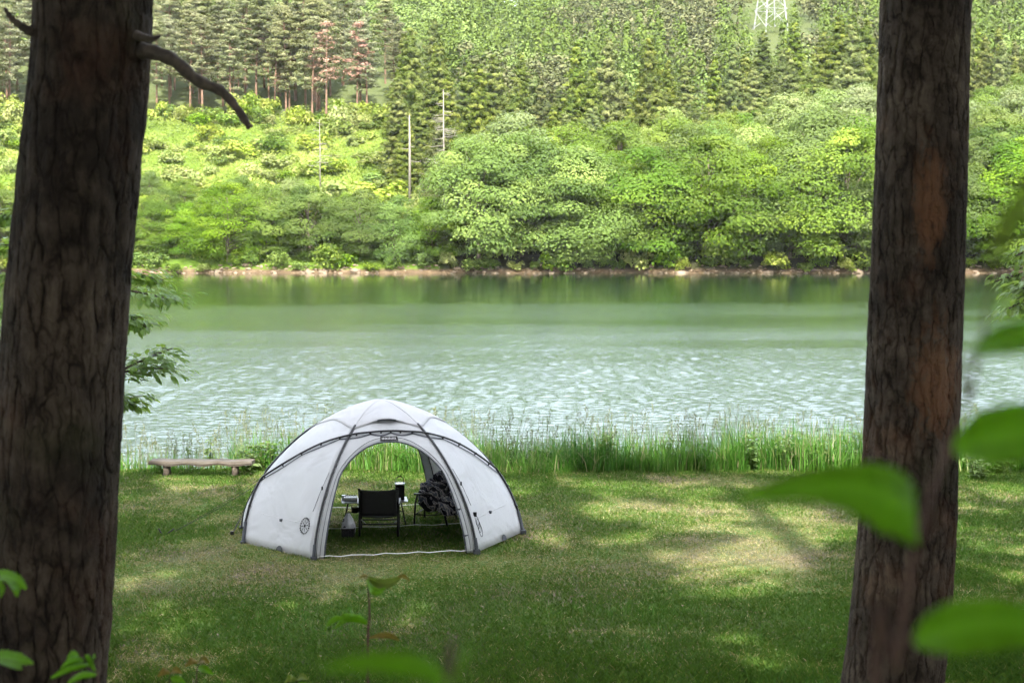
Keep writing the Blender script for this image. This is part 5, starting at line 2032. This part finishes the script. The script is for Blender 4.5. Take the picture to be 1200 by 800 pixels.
leaf_sheet("leaf", [at(1143, 414, 1.0), at(1170, 400, .98), at(1215, 394, .96), at(1280, 398, .96)],
           [pm(2, 1), pm(12, 1), pm(19, 1), pm(20, 1), pm(12, 1), pm(2, 1)], (-.1, .6, .8), MAT["bigleaf"], sap, org)
twig([at(1135, 470, 1.05), at(1150, 400, 1.0), at(1163, 320, .9), at(1172, 300, .8)], .0018, .001, sap, org)
leaf_sheet("leaf", [at(1163, 312, .70), at(1185, 270, .69), at(1215, 225, .68), at(1250, 180, .68)],
           [pm(2, .7), pm(20, .7), pm(26, .7), pm(22, .7), pm(3, .7)], (.8, .2, .5), MAT["yleaf"], sap, org)

# seedling in front of the tent
o2 = at(432, 900, 5.0); o2.z = float(near_h(o2.x, 5.0))
sd = empty("seedling", o2, 0, "thin upright seedling with reddish tip leaves, centre of the bottom edge", "seedling")
twig([o2, at(431, 780, 5.0), at(433, 720, 5.0), at(431, 676, 5.0)], .006, .003, sd, o2)
for mids, hw, tl_, mt in (
        ([at(431, 676, 5.0), at(445, 684, 4.97), at(458, 683, 4.95), at(472, 674, 4.95)], (2, 9, 9, 1), (.2, .5, 1), "yleaf"),
        ([at(431, 678, 5.0), at(436, 690, 4.9), at(444, 694, 4.88), at(452, 688, 4.88)], (2, 6, 6, 1), (.2, .5, 1), "bigleaf"),
        ([at(431, 675, 5.0), at(426, 674, 5.02), at(421, 676, 5.04)], (1, 3, 1), (.2, .5, 1), "redleaf"),
        ([at(466, 676, 4.95), at(473, 675, 4.95), at(480, 680, 4.96)], (1, 4, 1), (.2, .5, 1), "redleaf"),
        ([at(431, 730, 5.0), at(417, 724, 4.95), at(403, 724, 4.92), at(392, 736, 4.92)], (2, 7, 8, 1), (.2, .5, 1), "bigleaf"),
        ([at(404, 724, 4.9), at(394, 724, 4.9), at(384, 730, 4.9), at(380, 740, 4.9)], (1, 5, 5, 1), (.2, .5, 1), "bigleaf"),
        ([at(432, 747, 5.0), at(446, 744, 5.04), at(458, 745, 5.06), at(468, 750, 5.06)], (1, 5, 5, 1), (.2, .5, 1), "redleaf"),
        ([at(431, 728, 5.0), at(420, 722, 4.9), at(410, 722, 4.85)], (1, 4, 1), (.2, .5, 1), "bigleaf")):
    leaf_sheet("leaf", mids, [pm(h * .72, 5) for h in hw], tl_, MAT[mt], sd, o2, .4)

# big blurred leaf at the bottom edge
o3 = Vector((-.09, .95, float(near_h(-.09, .95))))
s3 = empty("sapling", o3, 0, "large blurred green leaf of a small sapling at the bottom edge, under the tent", "sapling")
twig([o3, at(520, 950, .95), at(530, 840, .9), at(526, 806, .88)], .0026, .0012, s3, o3)
leaf_sheet("leaf", [at(527, 806, .88), at(505, 785, .86), at(450, 775, .85), at(375, 782, .86)],
           [pm(2, .88), pm(12, .88), pm(15, .88), pm(12, .88), pm(1.5, .88)], (.1, .35, 1), MAT["bigleaf"], s3, o3)
leaf_sheet("leaf", [at(528, 812, .88), at(540, 775, .9), at(552, 750, .92)],
           [pm(1, .88), pm(5, .88), pm(6, .88), pm(1, .88)], (1, .5, .3), MAT["bigleaf"], s3, o3)

# compound leaves in front of the left trunk
o4 = at(30, 1000, 3.6); o4.z = float(near_h(o4.x, 3.6))
s4 = empty("ash_seedling", o4, 0, "bright green toothed leaves in front of the thick left trunk", "seedling")
twig([o4, at(-10, 850, 3.6), at(-20, 740, 3.6), at(-12, 680, 3.6), at(2, 676, 3.58)], .005, .002, s4, o4)
twig([at(-10, 850, 3.6), at(-20, 790, 3.6), at(-5, 774, 3.58)], .003, .0015, s4, o4)
for mids, hw, tlt in (
        ([at(-12, 674, 3.58), at(4, 674, 3.54), at(20, 680, 3.5), at(31, 690, 3.48)], (2, 7, 7, 1), (.1, .6, .8)),
        ([at(2, 676, 3.58), at(12, 681, 3.54), at(19, 690, 3.5), at(20, 699, 3.48)], (1, 5, 5, 1), (.9, .3, .2)),
        ([at(-14, 680, 3.58), at(-4, 682, 3.52), at(2, 690, 3.5), at(1, 699, 3.48)], (1, 4, 4, 1), (.9, .3, .2)),
        ([at(-20, 770, 3.58), at(2, 769, 3.54), at(22, 773, 3.5), at(39, 777, 3.48)], (2, 8, 8, 1), (.1, .7, .7)),
        ([at(-5, 774, 3.58), at(8, 777, 3.54), at(20, 781, 3.5), at(26, 784, 3.48)], (1, 4, 4, 1), (.1, .8, .5))):
    leaf_sheet("leaf", mids, [pm(h, 3.6) for h in hw], tlt, MAT["bigleaf"], s4, o4, .3, .10)
o5 = at(105, 1000, 3.8); o5.z = float(near_h(o5.x, 3.8))
s5 = empty("fern", o5, 0, "small fern frond of narrow leaflets at the foot of the thick left trunk", "fern")
twig([o5, at(118, 860, 3.8), at(116, 800, 3.78), at(106, 778, 3.74), at(92, 768, 3.7)], .004, .0012, s5, o5)
for (bx_, by_), (tx, ty) in (((106, 778), (60, 794)), ((100, 773), (72, 782)), ((93, 769), (79, 771)), ((113, 790), (80, 800)), ((108, 779), (112, 770)), ((112, 786), (100, 768))):
    leaf_sheet("leaflet", [at(bx_, by_, 3.75), at((bx_ + tx) / 2, (by_ + ty) / 2 - 4, 3.68), at(tx, ty, 3.62)], [pm(h, 3.7) for h in (1, 4.5, 4, 1)], (.1, .7, .7), MAT["bigleaf"], s5, o5, .3, .06)
for (px, py, Y, lab, mt) in ((232, 776, 6.2, "tiny seedling with an orange leaf, right one of the pair at the bottom left", "redleaf"),
                             (200, 788, 5.6, "tiny seedling with yellow and orange leaves, left one of the pair at the bottom left", "redleaf"),
                             (348, 796, 5.6, "yellow green seedling tip at the bottom edge, left of the tent door", "yleaf")):
    o6 = at(px, py + 120, Y); o6.z = float(near_h(o6.x, Y))
    s6 = empty("seedling", o6, 0, lab, "seedling")
    twig([o6, at(px - 2, py + 50, Y), at(px, py, Y)], .004, .0018, s6, o6)
    leaf_sheet("leaf", [at(px, py, Y), at(px + 6, py - 3, Y - .03), at(px + 13, py, Y - .05)], [pm(h, Y) for h in (1, 5, 1)], (.1, .7, .7), MAT[mt], s6, o6, .3)
    leaf_sheet("leaf", [at(px, py, Y), at(px - 7, py - 2, Y - .03), at(px - 15, py + 4, Y - .05)], [pm(h, Y) for h in (1, 5, 1)], (.1, .7, .7), MAT[mt], s6, o6, .3)
    leaf_sheet("leaf", [at(px, py + 6, Y), at(px + 8, py + 8, Y - .05), at(px + 18, py + 14, Y - .06)], [pm(h, Y) for h in (1, 5, 1)], (.1, .7, .7), MAT["bigleaf"], s6, o6, .3)


# ------------------------------------------------------------------ air
HAZE = 0.00006
if HAZE > 0:
    m = bpy.data.materials.new("thin_haze"); m.use_nodes = True
    nt = m.node_tree; nt.nodes.clear()
    out = nt.nodes.new("ShaderNodeOutputMaterial"); pv = nt.nodes.new("ShaderNodeVolumePrincipled")
    pv.inputs["Color"].default_value = (.92, .95, .97, 1); pv.inputs["Density"].default_value = HAZE; pv.inputs["Anisotropy"].default_value = .2
    nt.links.new(pv.outputs[0], out.inputs["Volume"])
    mb = MB(); mb.box((0, 1050, 470), (3600, 2900, 1140))
    hz = mb.build("haze", m)
    tag(hz, "thin pale haze in the air over the lake and hills", "haze", None, "stuff")

# ------------------------------------------------------------------ light
ld = bpy.data.lights.new("sun", "SUN"); ld.energy = 4.8; ld.angle = R(.55); ld.color = (1, .95, .86)
lo = bpy.data.objects.new("sun", ld); COL.objects.link(lo)
lo.rotation_euler = (-sd_).to_track_quat("-Z", "Y").to_euler()
lo.location = (0, 0, 60)
w = bpy.data.worlds.new("World"); scene.world = w; w.use_nodes = True
nt = w.node_tree
bg = nt.nodes["Background"]
sky = nt.nodes.new("ShaderNodeTexSky"); sky.sky_type = "NISHITA"; sky.sun_disc = False
sky.sun_elevation = R(SUN_EL); sky.sun_rotation = R(180 - SUN_AZ)
sky.air_density = 1.0; sky.dust_density = 2.2; sky.ozone_density = 1.0
hsv = nt.nodes.new("ShaderNodeHueSaturation"); hsv.inputs["Saturation"].default_value = .75
nt.links.new(sky.outputs[0], hsv.inputs["Color"]); tc_ = nt.nodes.new("ShaderNodeTexCoord")
mp_ = nt.nodes.new("ShaderNodeMapping"); mp_.inputs["Scale"].default_value = (1, 1, 2.2); nt.links.new(tc_.outputs["Generated"], mp_.inputs["Vector"])
cn_ = nt.nodes.new("ShaderNodeTexNoise"); cn_.inputs["Scale"].default_value = 2.6; cn_.inputs["Detail"].default_value = 7; cn_.inputs["Roughness"].default_value = .58
nt.links.new(mp_.outputs[0], cn_.inputs["Vector"])
cr_ = nt.nodes.new("ShaderNodeValToRGB"); cr_.color_ramp.elements[0].position = .36; cr_.color_ramp.elements[1].position = .52
nt.links.new(cn_.outputs["Fac"], cr_.inputs["Fac"])
cm_ = nt.nodes.new("ShaderNodeMix"); cm_.data_type = "RGBA"
nt.links.new(cr_.outputs["Color"], cm_.inputs[0]); nt.links.new(hsv.outputs[0], cm_.inputs[6]); # brighter, sunlit cumulus over the hills opposite the sun
sx_ = nt.nodes.new("ShaderNodeSeparateXYZ"); nt.links.new(tc_.outputs["Generated"], sx_.inputs[0])
cb_ = nt.nodes.new("ShaderNodeValToRGB"); cb_.color_ramp.elements[0].position = .25; cb_.color_ramp.elements[1].position = .75
cb_.color_ramp.elements[0].color = (6, 6.1, 6.35, 1); cb_.color_ramp.elements[1].color = (8.7, 9.9, 11.6, 1)
nt.links.new(sx_.outputs["Y"], cb_.inputs["Fac"]); nt.links.new(cb_.outputs["Color"], cm_.inputs[7])
nt.links.new(cm_.outputs[2], bg.inputs[0]); bg.inputs[1].default_value = .15

vs_ = scene.view_settings
vs_.view_transform = "Standard"; vs_.look = "None"; vs_.gamma = 1; vs_.use_curve_mapping = False
vs_.exposure = 1.8
scene.render.engine = "CYCLES"
cy = scene.cycles
cy.use_denoising = True
try: cy.denoiser = "OPENIMAGEDENOISE"
except Exception: pass
cy.use_adaptive_sampling = True; cy.adaptive_threshold = .05; cy.adaptive_min_samples = 24
cy.max_bounces = 5; cy.diffuse_bounces = 2; cy.glossy_bounces = 2; cy.transmission_bounces = 4; cy.transparent_max_bounces = 4; cy.volume_bounces = 0
cy.sample_clamp_indirect = 8
